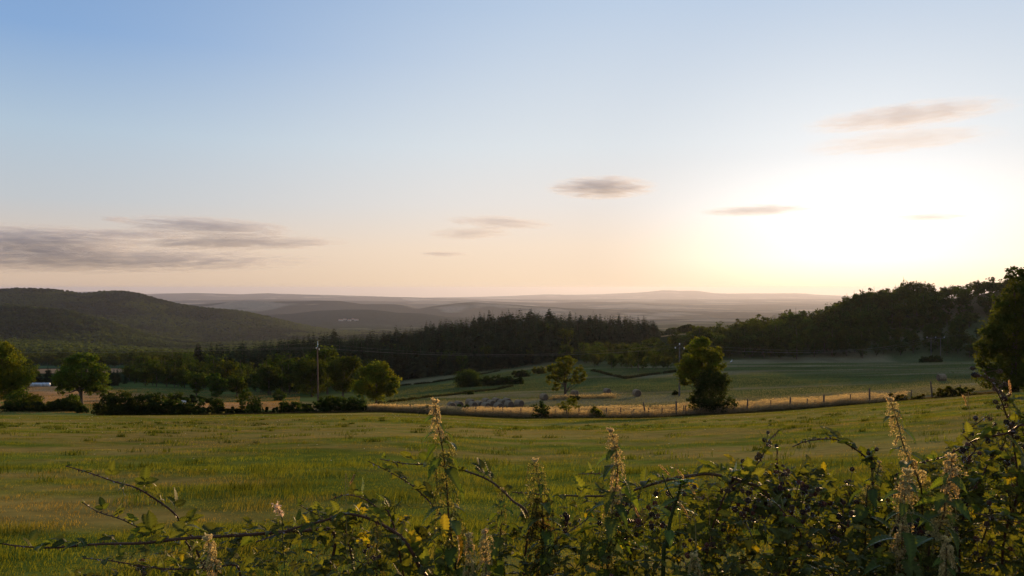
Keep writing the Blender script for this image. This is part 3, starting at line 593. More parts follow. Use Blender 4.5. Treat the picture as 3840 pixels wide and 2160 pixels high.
# ---------------------------------------------------------------- clouds (volumes, far above and beyond the haze)
def cloud(label, px, py, hw, hh, D=21000., dens=1.0, tilt=0.0, seed=0, nscale=2.2, grp=None):
    m, N, L = new_mat('cloud'); o = N.new('ShaderNodeOutputMaterial'); v = N.new('ShaderNodeVolumePrincipled')
    v.inputs['Color'].default_value = (.78, .80, .88, 1); v.inputs['Anisotropy'].default_value = .35
    tc = N.new('ShaderNodeTexCoord'); ln = N.new('ShaderNodeVectorMath'); ln.operation = 'LENGTH'; L.new(tc.outputs['Object'], ln.inputs[0])
    mp = N.new('ShaderNodeMapping'); mp.inputs['Scale'].default_value = (hw / 34., 2.0, max(.8, hh / 4.)); mp.inputs['Location'].default_value = (seed * 7.7, seed * 3.1, seed); L.new(tc.outputs['Object'], mp.inputs[0])
    nz = N.new('ShaderNodeTexNoise'); nz.inputs['Scale'].default_value = nscale; nz.inputs['Detail'].default_value = 6; nz.inputs['Distortion'].default_value = .6; L.new(mp.outputs[0], nz.inputs['Vector'])
    a = N.new('ShaderNodeMath'); a.operation = 'MULTIPLY_ADD'; a.inputs[1].default_value = 3.4; a.inputs[2].default_value = -1.45 ; L.new(nz.outputs[0], a.inputs[0])
    s = N.new('ShaderNodeMath'); s.operation = 'SUBTRACT'; s.inputs[0].default_value = .85; L.new(ln.outputs['Value'], s.inputs[1])
    b = N.new('ShaderNodeMath'); b.operation = 'ADD'; L.new(a.outputs[0], b.inputs[0]); L.new(s.outputs[0], b.inputs[1])
    mr = N.new('ShaderNodeMapRange'); mr.inputs[1].default_value = .18; mr.inputs[2].default_value = .75; mr.inputs[3].default_value = 0; mr.inputs[4].default_value = .00150 * dens
    L.new(b.outputs[0], mr.inputs[0])
    e = N.new('ShaderNodeMapRange'); e.inputs[1].default_value = 1.0; e.inputs[2].default_value = .78; e.inputs[3].default_value = 0; e.inputs[4].default_value = 1; L.new(ln.outputs['Value'], e.inputs[0])
    q = N.new('ShaderNodeMath'); q.operation = 'MULTIPLY'; L.new(mr.outputs[0], q.inputs[0]); L.new(e.outputs[0], q.inputs[1]); L.new(q.outputs[0], v.inputs['Density'])
    L.new(v.outputs[0], o.inputs['Volume'])
    u = 20; w = 12; th_ = np.linspace(0, pi, w + 1); ph = np.arange(u) / u * 2 * pi
    vv = np.array([[sin(t) * cos(p), sin(t) * sin(p), cos(t)] for t in th_ for p in ph]); ii = np.arange(w)[:, None] * u; jj = np.arange(u)[None]; j2 = (jj + 1) % u
    ff = np.stack([ii + jj, ii + u + jj, ii + u + j2, ii + j2], -1).reshape(-1, 4)
    ob = link('cloud', make_mesh('cloud', vv * np.array([1, 1, 1]), ff, m)); s_ = D / F
    ob.location = P(px, py, D); ob.scale = (hw * s_ * 1.3, 900, hh * s_ * 1.45); ob.rotation_euler = (0, radians(tilt), -math.atan((px - CX) / F) * .8)
    tag(ob, label, 'cloud', grp)
for a in [
 ('grey lens-shaped cloud alone in the middle of the sky', 602, 187.5, 47, 9, 1.25, 0, 1),
 ('long thin golden cloud left of the bright sun glow', 757, 210.5, 48, 4, .8, -1, 2),
 ('faintest short cloud streak right of the sun glow', 929, 217, 31, 2.6, .6, 0, 3),
 ('broad wispy cloud at upper right, topmost of all', 906, 116, 84, 10, .75, -3, 4),
 ('broken pinkish cloud just under the topmost cloud', 900, 141, 80, 9, .45, -2, 5),
 ('twin streak cloud over the far ridges, its upper part', 500, 222.5, 46, 5, .7, 3, 6),
 ('lower left part of the twin streak cloud over the far ridges', 471, 233.5, 38, 5, .6, -2, 7),
 ('tiny thin streak lowest over the far ridges', 444, 254, 22, 2.2, .7, 0, 8),
 ('tiny speck of cloud above the left cloud bank', 117, 219.3, 13, 2.2, .7, 0, 9),
 ('upper ragged cloud streak of the left bank', 212, 227, 76, 8, 1.0, 2, 10),
 ('darkest cloud of the left bank, at the photo edge', 35, 241, 92, 13, 1.25, 1, 11),
 ('long straight cloud streak of the left bank, reaching farthest right', 232, 242.5, 98, 6.5, 1.05, -1, 12),
 ('broad lowest cloud of the left bank', 100, 260, 190, 11, 1.1, -.5, 13),
 ('narrow cloud sliver between the streaks of the left bank', 130, 234, 60, 4, .8, 0, 14),
]:
    cloud(a[0], a[1], a[2], a[3], a[4], dens=a[5], tilt=a[6], seed=a[7])

# ---------------------------------------------------------------- hay bales
m, N, L = new_mat('straw')
_o = N.new('ShaderNodeOutputMaterial'); _b = N.new('ShaderNodeBsdfPrincipled'); _b.inputs['Roughness'].default_value = .95
_tc = N.new('ShaderNodeTexCoord'); _w = N.new('ShaderNodeTexNoise'); _w.inputs['Scale'].default_value = 9; _w.inputs['Detail'].default_value = 8
_mp = N.new('ShaderNodeMapping'); _mp.inputs['Scale'].default_value = (1, .35, 1); L.new(_tc.outputs['Object'], _mp.inputs[0]); L.new(_mp.outputs[0], _w.inputs['Vector'])
_c = N.new('ShaderNodeValToRGB'); _c.color_ramp.elements[0].color = (.16, .12, .07, 1); _c.color_ramp.elements[1].color = (.32, .24, .145, 1); _c.color_ramp.elements[0].position = .3; _c.color_ramp.elements[1].position = .7
L.new(_w.outputs[0], _c.inputs[0]); L.new(_c.outputs[0], _b.inputs['Base Color'])
_bp = N.new('ShaderNodeBump'); _bp.inputs['Strength'].default_value = .9; _bp.inputs['Distance'].default_value = .05; L.new(_w.outputs[0], _bp.inputs['Height']); L.new(_bp.outputs[0], _b.inputs['Normal']); L.new(_b.outputs[0], _o.inputs[0])
M_STRAW = m
M_FACE = solid_mat('straw_end', (.07, .045, .03), (.17, .12, .075), 14, .95, .8)
M_NET = solid_mat('net_wrap', (.27, .22, .145), (.38, .32, .22), 20, .8, .3)
def bale_meshes(seed, r=.6, ln=1.2):
    rng = np.random.default_rng(seed); n = 32; a = np.arange(n) / n * 2 * pi
    def ring(y, rad, sq=.0):
        rr_ = rad * (1 + .018 * np.sin(3 * a + seed) + .012 * rng.normal(size=n)); z = rr_ * np.sin(a) + r; z = np.where(z < .05, .05 - .03, z); return np.stack([rr_ * np.cos(a), np.full(n, y), z], -1)
    prof = [(-ln / 2, r * .93), (-ln / 2 + .06, r), (-ln / 4, r * 1.01), (0, r * 1.02), (ln / 4, r * 1.01), (ln / 2 - .06, r), (ln / 2, r * .93)]
    V = np.concatenate([ring(y, q) for y, q in prof]); i = np.arange(len(prof) - 1)[:, None] * n; j = np.arange(n)[None]; j2 = (j + 1) % n
    body = make_mesh('bale_body', V, np.stack([i + j, i + j2, i + n + j2, i + n + j], -1).reshape(-1, 4), M_STRAW, None, None, True)
    ends = []
    for s in (-1, 1):
        rs = [.93, .78, .6, .42, .25, .1]; off = [0, .03, .005, .035, .01, .03]
        V = np.concatenate([ring(s * (ln / 2 + (o_ if k else 0)), r * q) for k, (q, o_) in enumerate(zip(rs, off))] + [[[0, s * (ln / 2 + .02), r]]])
        V[-1, 2] = r; i = np.arange(len(rs) - 1)[:, None] * n; f = np.stack([i + j, i + j2, i + n + j2, i + n + j], -1).reshape(-1, 4); jj = np.arange(n); t = np.stack([(len(rs) - 1) * n + jj, (len(rs) - 1) * n + (jj + 1) % n, np.full(n, len(rs) * n)], -1)
        if s < 0: f = f[:, ::-1]; t = t[:, ::-1]
        ends.append(make_mesh('bale_end', V, [f, t], M_FACE))
    mb = MB()
    for y in (-.42, -.14, .14, .42):
        rg = ring(y, r * 1.03); add_tube(mb, np.concatenate([rg, rg[:2]]), .014, 4)
    return body, ends, mb.mesh('bale_netting', M_NET)
BALES = [bale_meshes(k) for k in range(4)]
def bale(label, px, Y, ang, k, sc=1.0, group='round hay bales on the meadow'):
    r = empty('hay_bale', G(px, Y), radians(ang)); r.scale = (sc, sc, sc); b, e, nt_ = BALES[k % 4]
    link('straw_roll', b, r); link('end_face', e[0], r); link('end_face', e[1], r); link('netting', nt_, r); tag(r, label, 'hay bale', group)
for q, a in enumerate([
 ('hay bale at the left end of the row, alone left of the bush', 451.3, 119, 20),
 ('hay bale half hidden behind the bush in front of the row', 458.5, 124, 38),
 ('back hay bale just right of the bush in front of the row', 470, 131, 55),
 ('front hay bale just right of the bush in front of the row', 472.8, 122, 35),
 ('narrow-looking hay bale, second from the bush in the front row', 478.8, 124, 42),
 ('hay bale with a large pale left side, middle of the front row', 485.8, 120, 38),
 ('hay bale whose top only shows behind the middle of the row', 486, 133, 40),
 ('hay bale squeezed in the dark gap of the front row', 491, 126, 36),
 ('hay bale with the biggest round end in the front row', 498.4, 119.5, 32),
 ('hay bale set behind and left of the biggest round end', 496, 134, 40),
 ('hay bale set behind and right of the biggest round end', 501.6, 127.5, 36),
 ('front hay bale, second from the right end of the row', 509, 124, 34),
 ('back hay bale rising above the second from the right end', 506.8, 133, 38),
 ('hay bale at the right end of the row', 519, 126, 42),
 ('single hay bale nearest right of the row, left of the forked tree', 543.8, 143, 35),
 ('hay bale peeping over the tall pale grass beside the forked tree', 574.5, 151, 60),
 ('hay bale behind the tall pale grass, between forked tree and open bale', 607, 158, 30),
 ('single upright-edged hay bale on open meadow right of the tall pale grass', 636.7, 147, 15),
 ('single hay bale lying side-on near the large right tree', 941.3, 150, 92)]):
    bale(a[0], a[1], a[2], a[3] + 0, q, 1.0 if q < 17 else 1.12)
# white film-wrapped bales beyond the stubble
M_FILM = solid_mat('white_film', (.62, .66, .70), (.80, .84, .88), 3, .35, .1); M_FILMP = solid_mat('pink_film', (.75, .45, .42), (.85, .6, .55), 3, .35, .1)
def wrapped(label, px, Y, mat):
    n = 20; a = np.arange(n) / n * 2 * pi; pr = [(-.6, 0), (-.6, .5), (-.52, .6), (0, .62), (.52, .6), (.6, .5), (.6, 0)]
    V = np.concatenate([np.stack([np.full(n, x), r_ * np.cos(a), r_ * np.sin(a) + .6], -1) for x, r_ in pr]); i = np.arange(6)[:, None] * n; j = np.arange(n)[None]; j2 = (j + 1) % n
    o = link('wrapped_bale', make_mesh('wrapped_bale', V, np.stack([i + j, i + j2, i + n + j2, i + n + j], -1).reshape(-1, 4), mat, None, None, True)); o.location = G(px, Y, -.03); o.rotation_euler = (0, 0, (px * 7 % 1 - .5) * .3); o.scale = (1, 1, .9 + .2 * (px * 3.3 % 1))
    tag(o, label, 'silage bale', 'white wrapped bales beyond the stubble')
wrapped('pale pink wrapped bale set apart at the left end of the white row', 29.2, 258, M_FILMP)
for k, w in enumerate(('leftmost', 'second', 'middle', 'fourth', 'rightmost')):
    wrapped(w + ' white bale, counted from the left, in the white row beyond the orange stubble', 32.6 + k * 3.95, 258 + (k % 2) * .5, M_FILM)

# ---------------------------------------------------------------- wire fence
fy = 106.6
fence = empty('wire_fence', G(376.7, fy)); tag(fence, 'wire fence of rough wooden posts in tall dry grass along the field', 'fence')
posts = [(376.7, 1.0, 0), (389, 1.05, .02), (397.6, .95, -.03), (402.6, 1.05, 0), (410.2, 1.15, .03), (420, 1.0, 0), (430.8, 1.0, .04), (447, 1.1, 0), (456, 1.3, -.03), (467.7, 1.1, 0), (475.6, 1.15, .03), (483, 1.0, 0), (493.3, 1.2, -.04),
         (502.6, 1.45, .02), (511, 1.05, 0), (521.3, 1.25, -.05), (533, 1.25, .02), (544, 1.1, 0), (555.4, 1.15, -.02), (566.5, 1.2, 0), (578.8, 1.5, .02), (592, 1.1, .0), (606.6, 1.3, -.02), (620.5, 1.35, .03), (634, 1.1, 0), (645.6, 2.0, -.16), (648.4, 1.2, .03),
         (662, 1.15, 0), (676.3, 1.95, -.02), (683.7, 1.35, 0), (685.4, 1.3, .02), (701, 1.2, 0), (721, 1.3, -.03), (734, 1.2, .02), (747.3, 1.75, .02), (770.7, 1.35, 0), (790, 1.55, .03), (807, 1.2, .0), (824, 1.6, -.02), (850, 1.4, .03), (869.7, 2.0, -.03), (890, 1.3, .0), (911, 1.4, 0), (932, 2.3, -.10), (960, 1.4, 0)]
ptop = []
rngp = np.random.default_rng(4)
for k, (px, h, ln_) in enumerate(posts):
    g = G(px, fy) - np.array(fence.location); w = .07 * (1.5 if h > 1.5 else 1) * rngp.uniform(.9, 1.2); mb = MB()
    top = g + np.array([ln_ * h, rngp.normal() * .02, h]); mid = (g + top) / 2 + rngp.normal(size=3) * .012
    add_tube(mb, [g + np.array([0, 0, -.3]), mid, top - np.array([0, 0, .04]), top], [w * 1.1, w, w * .92, w * .55], 8); link('post', mb.mesh('post', M_WOOD), fence); ptop.append((g, top))
M_WIRE = solid_mat('galvanised_wire', (.20, .19, .18), (.34, .32, .30), 5, .5)
for t in (.35, .62, .88):
    mb = MB(); pts = [];
    for (g, tp), (g2, tp2) in zip(ptop[:-1], ptop[1:]):
        h1 = g + np.array([0, 0, t * 1.05]); h2 = g2 + np.array([0, 0, t * 1.05])
        for s in (0, .33, .66): pts.append(h1 * (1 - s) + h2 * s + np.array([0, .04, -.03 * sin(pi * s)]))
    add_tube(mb, pts, .006, 4); link('wire', mb.mesh('fence_wire', M_WIRE), fence)

# ---------------------------------------------------------------- poles and cables
M_POLE = solid_mat('tarred_pole', (.07, .04, .03), (.16, .095, .07), 6, .85, .4, (1, 1, .12)); M_CONC = solid_mat('grey_pole', (.07, .065, .06), (.13, .12, .11), 5, .8)
M_CER = solid_mat('ceramic', (.70, .72, .74), (.82, .85, .88), 4, .25); M_BLUE = solid_mat('blue_bracket', (.16, .36, .44), (.26, .48, .55), 6, .5)
M_CABLE = solid_mat('cable', (.14, .12, .10), (.22, .19, .16), 3, .45)
def insul(p, parent, mat=M_CER, s=1.0):
    mb = MB(); z = [0, .04, .05, .10, .11, .17, .19]; r_ = [.03, .03, .09, .07, .10, .05, .0]
    add_tube(mb, [np.array(p) + np.array([0, 0, q * s * 1.6]) for q in z], np.array(r_) * s, 8); return link('insulator', mb.mesh('insulator', mat, True), parent)
def taper(base, top, r0, r1, mat, name, parent, sides=10):
    mb = MB(); b = np.array(base, float); t = np.array(top, float); pts = [b + (t - b) * k / 6 for k in range(7)]; add_tube(mb, pts, np.linspace(r0, r1, 7), sides); return link(name, mb.mesh(name, mat), parent)
p1 = G(318.3, 125); pole1 = empty('power_pole', p1); tag(pole1, 'slender reddish wooden power pole with a pale blue top bracket', 'power pole')
H1 = 9.5; taper((0, 0, -.5), (-.12, 0, H1), .13, .085, M_POLE, 'shaft', pole1)
br = taper((-.12, 0, H1 - .1), (-.06, 0, H1 + .95), .06, .05, M_BLUE, 'top_bracket', pole1, 6)
T1 = []
for q in ((-.30, 0, H1 - .25), (.16, 0, H1 - .45), (-.05, 0, H1 + .3)):
    mb = MB(); add_tube(mb, [(-.12, 0, q[2] - .12), (q[0], 0, q[2] - .1), (q[0], 0, q[2])], .03, 5); link('arm', mb.mesh('arm', M_CONC), pole1); insul(q, pole1); T1.append(p1 + np.array(q) + np.array([0, 0, .3]))
p2 = G(679.2, 143); pole2 = empty('power_pole', p2); tag(pole2, 'dark power pole with an arched three-insulator arm beside the tall fence tree', 'power pole')
H2 = 8.9; taper((0, 0, -.5), (.05, 0, H2), .16, .11, M_CONC, 'shaft', pole2)
mb = MB(); add_tube(mb, spline([(-.72, 0, H2 - .35), (-.4, 0, H2 + .05), (.05, 0, H2 + .28), (.5, 0, H2 + .05), (.85, 0, H2 - .4)], 14), .045, 6); link('arched_arm', mb.mesh('arched_arm', M_CONC), pole2)
T2 = []
for q in ((-.72, 0, H2 - .38), (.05, 0, H2 + .28), (.85, 0, H2 - .5)): insul(q, pole2, s=1.25); T2.append(p2 + np.array(q) + np.array([0, 0, .3]))
p3 = G(935.5, 346); hp = empty('power_mast', p3); tag(hp, 'two-legged power mast with a crossbar in front of the right wood', 'power mast')
zt = (CY - 337.8) / F * 346 - p3[2]
for x, px_ in ((-2.05, 930.8), (2.05, 940.2)):
    zb = G(px_, 346)[2] - p3[2]; taper((x, 0, zb - .5), (x, 0, zt), .17, .13, M_CONC, 'leg', hp)
mb = MB(); add_tube(mb, [(-4.0, 0, zt - .1), (0, 0, zt - .08), (3.9, 0, zt - .1)], .13, 6); link('crossbar', mb.mesh('crossbar', M_CONC), hp); T3 = []
for x in (-3.8, 0, 3.7): insul((x, 0, zt), hp, s=1.6); T3.append(p3 + np.array([x, 0, zt + .4]))
T0 = [np.array([-175., 175, -12.8]) + np.array([0, 0, q]) for q in (0, .45, .9)]; T4 = [t + np.array([190., 60, 14]) for t in T3]
def cable(label, a, b, sag):
    n = 40; s = np.linspace(0, 1, n); p = a[None] * (1 - s[:, None]) + b[None] * s[:, None]; p[:, 2] -= 4 * sag * s * (1 - s); mb = MB(); add_tube(mb, p, .008, 4)
    tag(link('power_cable', mb.mesh('power_cable', M_CABLE)), label, 'cable', 'overhead power cables')
W3 = ('lowest', 'middle', 'highest')
for k in range(3):
    cable(W3[k] + ' cable running left from the reddish wooden pole', T0[k], T1[k], 1.2)
    cable(W3[k] + ' cable between the reddish pole and the arched-arm pole', T1[k], T2[k], 1.5)
    cable(W3[k] + ' cable between the arched-arm pole and the two-legged mast', T2[k], T3[k], 3.2)
    cable(W3[k] + ' cable leaving the two-legged mast to the right', T3[k], T4[k], 2.0)
# white long-necked bird in front of the wood, water trough, far hamlet
M_WHITE = solid_mat('white_feathers', (.72, .72, .74), (.85, .85, .86), 6, .7)
bd = empty('white_bird', G(731.2, 318)); tag(bd, 'small white long-necked bird standing before the dark wood', 'bird')
mb = MB(); body = spline([(-.55, 0, .62), (-.25, 0, .78), (.05, 0, .92), (.22, 0, 1.1), (.20, 0, 1.38), (.30, 0, 1.58), (.40, 0, 1.60)], 20)
add_tube(mb, body, np.interp(np.linspace(0, 1, 20), [0, .18, .36, .52, .68, .84, .93, 1], [.03, .17, .22, .12, .06, .06, .085, .03]), 10); link('body', mb.mesh('bird_body', M_WHITE, True), bd)
for s in (-.05, .06):
    mb = MB(); add_tube(mb, [(0 + s, s, .75), (.02 + s, s, .4), (s, s, .0), (s + .1, s, 0)], [.025, .018, .016, .012], 5); link('leg', mb.mesh('bird_leg', M_POLE), bd)
mb = MB(); add_tube(mb, [(.40, 0, 1.6), (.66, 0, 1.54)], [.03, .005], 5); link('beak', mb.mesh('bird_beak', M_POLE), bd)
tr = empty('water_trough', G(183.8, 146)); tr.scale = (.45, .45, .6); tag(tr, 'small white water trough behind the low meadow hedge', 'trough')
def box(x0, x1, y0, y1, z0, z1):
    v = [(x, y, z) for z in (z0, z1) for y in (y0, y1) for x in (x0, x1)]; return np.array(v, float), np.array([(0, 2, 3, 1), (4, 5, 7, 6), (0, 1, 5, 4), (2, 6, 7, 3), (0, 4, 6, 2), (1, 3, 7, 5)])
mb = MB()
for b in ((-.9, .9, -.4, .4, .02, .12), (-.9, .9, -.4, -.33, .12, .85), (-.9, .9, .33, .4, .12, .85), (-.9, -.83, -.33, .33, .12, .85), (.83, .9, -.33, .33, .12, .85)): v, f = box(*b); mb.add(v, f)
link('tank', mb.mesh('tank', M_FILM), tr)
M_WALL = solid_mat('pale_render', (.42, .39, .35), (.52, .49, .44), .3, .9); M_ROOF = solid_mat('clay_tiles', (.28, .14, .09), (.38, .20, .13), .5, .9); M_PANE = solid_mat('dark_pane', (.03, .03, .035), (.06, .06, .07), 2, .2)
def house(label, px, Y, w, d, h, rz, grp='houses of the far hamlet'):
    r = empty('house', G(px, Y), radians(rz)); tag(r, label, 'house', grp); mb = MB(); v, f = box(-w / 2, w / 2, -d / 2, d / 2, -3, h); mb.add(v, f)
    g = np.array([(-w / 2, -d / 2, h), (-w / 2, d / 2, h), (-w / 2, 0, h + d * .33), (w / 2, -d / 2, h), (w / 2, d / 2, h), (w / 2, 0, h + d * .33)]); mb.add(g, [(0, 1, 2), (3, 5, 4)]); link('wall', mb.mesh('wall', M_WALL), r)
    o = .5; q = np.array([(-w / 2 - o, -d / 2 - o, h - .3), (w / 2 + o, -d / 2 - o, h - .3), (w / 2 + o, 0, h + d * .33 + .25), (-w / 2 - o, 0, h + d * .33 + .25), (-w / 2 - o, d / 2 + o, h - .3), (w / 2 + o, d / 2 + o, h - .3)])
    q2 = q + np.array([0, 0, .25]); mb = MB(); mb.add(np.concatenate([q, q2]), [(6, 7, 8, 9), (8, 11, 10, 9), (0, 3, 2, 1), (2, 3, 4, 5), (0, 1, 7, 6), (4, 10, 11, 5), (1, 2, 8, 7), (2, 5, 11, 8), (0, 6, 9, 3), (3, 9, 10, 4)]); link('roof', mb.mesh('roof', M_ROOF), r)
    for x in (-w * .3, 0, w * .3):
        v, f = box(x - .6, x + .6, -d / 2 - .05, -d / 2 + .02, h * .45, h * .75); mb = MB(); mb.add(v, f); link('window', mb.mesh('window', M_PANE), r)
for k, a in enumerate([(341, 4650, 26, 11, 7, 5), (345, 4700, 16, 10, 6, 40), (349.5, 4640, 20, 11, 7, -20), (353, 4720, 15, 10, 6, 10), (356.5, 4670, 22, 10, 6, 30)]):
    house(('leftmost', 'second', 'middle', 'fourth', 'rightmost')[k] + ' pale house of the tiny far hamlet, counted from the left', *a)
house('tiny pale farm building on the ridge right of the pine hill', 624, 1150, 26, 10, 5, -8, None)
for nm, lb, a in (('lone_tree', 'left one of two tiny trees on the skyline field', (686, 600, 12, 9, 91)), ('lone_tree', 'right one of two tiny trees on the skyline field', (693.5, 610, 9, 7, 92))):
    bush(nm, lb, *a[:4], a[4], DARKB, cat='tree', leaf=.5)
# ---------------------------------------------------------------- grasses (stuff)
M_GRASS = leaf_mat('grass_blades', trans=.5, var=0.0, tcol=(1.25, 1.15, .55))
def blades(rng, X, Y, h, w, col, lean=.45, wind=0.15, two=True):
    n = len(X); z = land(X, Y); b = np.stack([X, Y, z - .01], -1); a = rng.random(n) * 2 * pi; sd = np.stack([np.cos(a), np.sin(a), 0 * a], -1); ln_ = rng.random(n) * 2 * pi
    d = np.stack([np.cos(ln_), np.sin(ln_), 0 * a], -1) * (lean * rng.random(n) ** .7)[:, None] + np.array([wind, 0, 0])
    hh = h[:, None]; ww = (w[:, None]) * sd
    up = np.array([0, 0, 1.0]); m1 = b + (up * .6 + d * .3) * hh; tip = b + (up * .95 + d) * hh
    if two:
        v = np.stack([b - ww * .5, b + ww * .5, m1 + ww * .42, m1 - ww * .42, tip], 1).reshape(-1, 3); i = np.arange(n)[:, None] * 5
        return v, [np.concatenate([i, i + 1, i + 2, i + 3], 1), np.concatenate([i + 3, i + 2, i + 4], 1)], np.repeat(col, 5, 0)
    v = np.stack([b - ww * .5, b + ww * .5, tip], 1).reshape(-1, 3); i = np.arange(n)[:, None] * 3
    return v, [np.concatenate([i, i + 1, i + 2], 1)], np.repeat(col, 3, 0)
def sward(name, label, y0, y1, n, h, w, seed, two, pmin=-70, pmax=1094):
    rng = np.random.default_rng(seed); u = rng.random(n); Y = y0 * (y1 / y0) ** u if y1 / y0 > 4 else np.sqrt(y0 ** 2 + u * (y1 ** 2 - y0 ** 2)); px = rng.uniform(pmin, pmax, n); X = (px - CX) / F * Y
    if not two or True:   # tufts
        k = rng.integers(0, n, n); tf = rng.random(n) < .55; sp = .05 + .004 * Y; X = np.where(tf, X[k] + rng.normal(size=n) * sp, X); Y = np.where(tf, Y[k] + rng.normal(size=n) * sp, Y)
    Yc = np.maximum(Y, 3.0); d = dry(X, Yc); lush = 1 - d
    tu = fbm(X / .7, Y / .7, 3); hh = h * rng.uniform(.4, 1.15, n) * (.55 + .75 * lush) * (.5 + 1.2 * sst(.35, .7, tu)); keep = rng.random(n) < (.45 + .55 * lush)
    g = mix(mix(GREEN * .8, (.165, .185, .022), rng.random(n)), mix((.20, .135, .036), (.36, .25, .085), rng.random(n)), np.clip(d * .95 + .25 * (rng.random(n) - .5), 0, 1) * .9)
    g = g * (.75 + .5 * fbm(X / 3, Y / 3, 2))[:, None] * (.5 + 1.0 * fbm(X / .55, Y / .4, 2))[:, None]
    k = keep & (Y < 104.5); v, f, c = blades(rng, X[k], Y[k], hh[k], (w * rng.uniform(.6, 1.4, n))[k], g[k], two=two)
    tag(link(name, make_mesh(name, v, f, M_GRASS, c)), label, 'grass', kind='stuff')
sward('near_grass', 'short tufty grass close to the camera', 2.6, 14, 240000, .052, .005, 1, True)
sward('field_grass', 'short green and straw-coloured grass of the field', 13, 40, 260000, .045, .011, 2, False)
sward('field_grass', 'distant short grass of the field up to the fence', 38, 104, 200000, .07, .03, 3, False)
def tall(name, label, p0, p1, ya, yb, n, h, seed, c0, c1, w=.03, dens=None, wind=.35, head=True, mat=None):
    rng = np.random.default_rng(seed); px = rng.uniform(p0, p1, n); t = rng.random(n); Y = ya(px) * (1 - t) + yb(px) * t; X = (px - CX) / F * Y
    q = fbm(X / 2.5, Y / 2.5, 3); k = rng.random(n) < sst(.22, .5, q) if dens is None else rng.random(n) < dens(px, Y)
    X, Y, px, q = X[k], Y[k], px[k], q[k]; n = len(X); hh = h * rng.uniform(.45, 1.15, n) * (.6 + .8 * q)
    col = mix(c0, c1, rng.random(n) * .6 + .4 * q); v, f, c = blades(rng, X, Y, hh, w * rng.uniform(.5, 1.2, n), col, lean=.35, wind=wind)
    if head:      # nodding seed heads
        z = land(X, Y); m_ = rng.random(n) < .4; tip = v.reshape(-1, 5, 3)[m_, 4]; hv = hh[m_][:, None]; d = norm(np.array([.8, .0, .25]) + rng.normal(size=(m_.sum(), 3)) * .25); sd = norm(np.cross(d, rdir(rng, m_.sum())))
        L_ = .22 * hv; W_ = .022 * np.ones_like(hv) * (w / .03); hv_ = np.stack([tip - d * L_ * .3, tip + d * L_ * .3 + sd * W_, tip + d * L_, tip + d * L_ * .3 - sd * W_], 1).reshape(-1, 3); b = len(v)
        v = np.concatenate([v, hv_]); i = np.arange(len(hv_)).reshape(-1, 4) + b; f[0] = np.concatenate([f[0], i]); c = np.concatenate([c, np.repeat(mix(c1, (.62, .48, .30), rng.random(m_.sum())), 4, 0)])
    tag(link(name, make_mesh(name, v, f, mat or M_GRASS, c)), label, 'grass', kind='stuff')
I = np.interp
M_DULL = leaf_mat('dull_grass', trans=.3, var=0.0)
tall('dry_grass', 'strip of tall pale dry grass standing along the wire fence', 366, 905, lambda p: I(p, [366, 400, 900], [105.6, 105.4, 105.4]), lambda p: I(p, [366, 450, 560, 700, 900], [108, 112, 115, 118, 115]), 110000, .88, 11, (.17, .125, .08), (.42, .32, .21), .035)
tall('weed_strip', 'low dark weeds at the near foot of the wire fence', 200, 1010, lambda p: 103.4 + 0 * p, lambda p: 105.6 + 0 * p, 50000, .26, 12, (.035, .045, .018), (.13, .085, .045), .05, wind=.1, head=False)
tall('pale_grass', 'patch of tall pale grass around the forked tree', 540, 628, lambda p: 143 + 0 * p, lambda p: 149 + 0 * p, 8000, .65, 13, (.13, .11, .07), (.27, .22, .15), .04, dens=lambda p, Y: sst(.38, .6, fbm(p / 9, Y / 2.5, 2)) * sst(540, 560, p) * sst(628, 605, p))
tall('meadow_grass', 'rough greyish grass of the bale meadow behind the fence', 366, 1060, lambda p: 112 + 0 * p, lambda p: 150 + 0 * p, 150000, .20, 14, (.09, .108, .040), (.27, .225, .12), .05, wind=.1, mat=M_DULL, dens=lambda p, Y: .25 + .75 * sst(150, 116, Y) * sst(.3, .6, fbm(p / 30, Y / 9, 3)))
tall('meadow_grass', 'short grass on the slopes beyond the bale meadow', 366, 1060, lambda p: 148 + 0 * p, lambda p: 340 + 0 * p, 90000, .20, 15, (.08, .098, .032), (.21, .18, .09), .10, wind=.1, head=False, mat=M_DULL)
tall('stubble', 'cropped strips of stubble and grass in the left valley', -40, 300, lambda p: 108 + 0 * p, lambda p: 250 + 0 * p, 60000, .16, 16, (.10, .10, .03), (.40, .24, .11), .08, wind=.1, head=False)

def y_of(px, py):
    """depth at which the ground is seen at photo pixel (px, py)"""
    Y = np.linspace(106, 420, 1600); r = CY - F * land((px - CX) / F * Y, Y) / Y; k = np.where(r <= py)[0]; return float(Y[k[0]]) if len(k) else 420.
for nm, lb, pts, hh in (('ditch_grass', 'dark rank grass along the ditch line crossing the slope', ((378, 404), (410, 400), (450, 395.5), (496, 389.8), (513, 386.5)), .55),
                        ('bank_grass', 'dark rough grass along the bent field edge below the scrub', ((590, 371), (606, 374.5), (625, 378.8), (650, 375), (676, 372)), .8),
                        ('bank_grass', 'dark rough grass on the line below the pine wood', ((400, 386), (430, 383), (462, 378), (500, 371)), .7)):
    a = np.array(pts); ys = np.array([y_of(*q) for q in pts]); tall(nm, lb, a[0, 0], a[-1, 0], lambda p: np.interp(p, a[:, 0], ys) - 1.2, lambda p: np.interp(p, a[:, 0], ys) + 1.2, 5000, hh, int(hh * 100), (.016, .024, .010), (.05, .05, .022), .12, wind=.1, head=False)

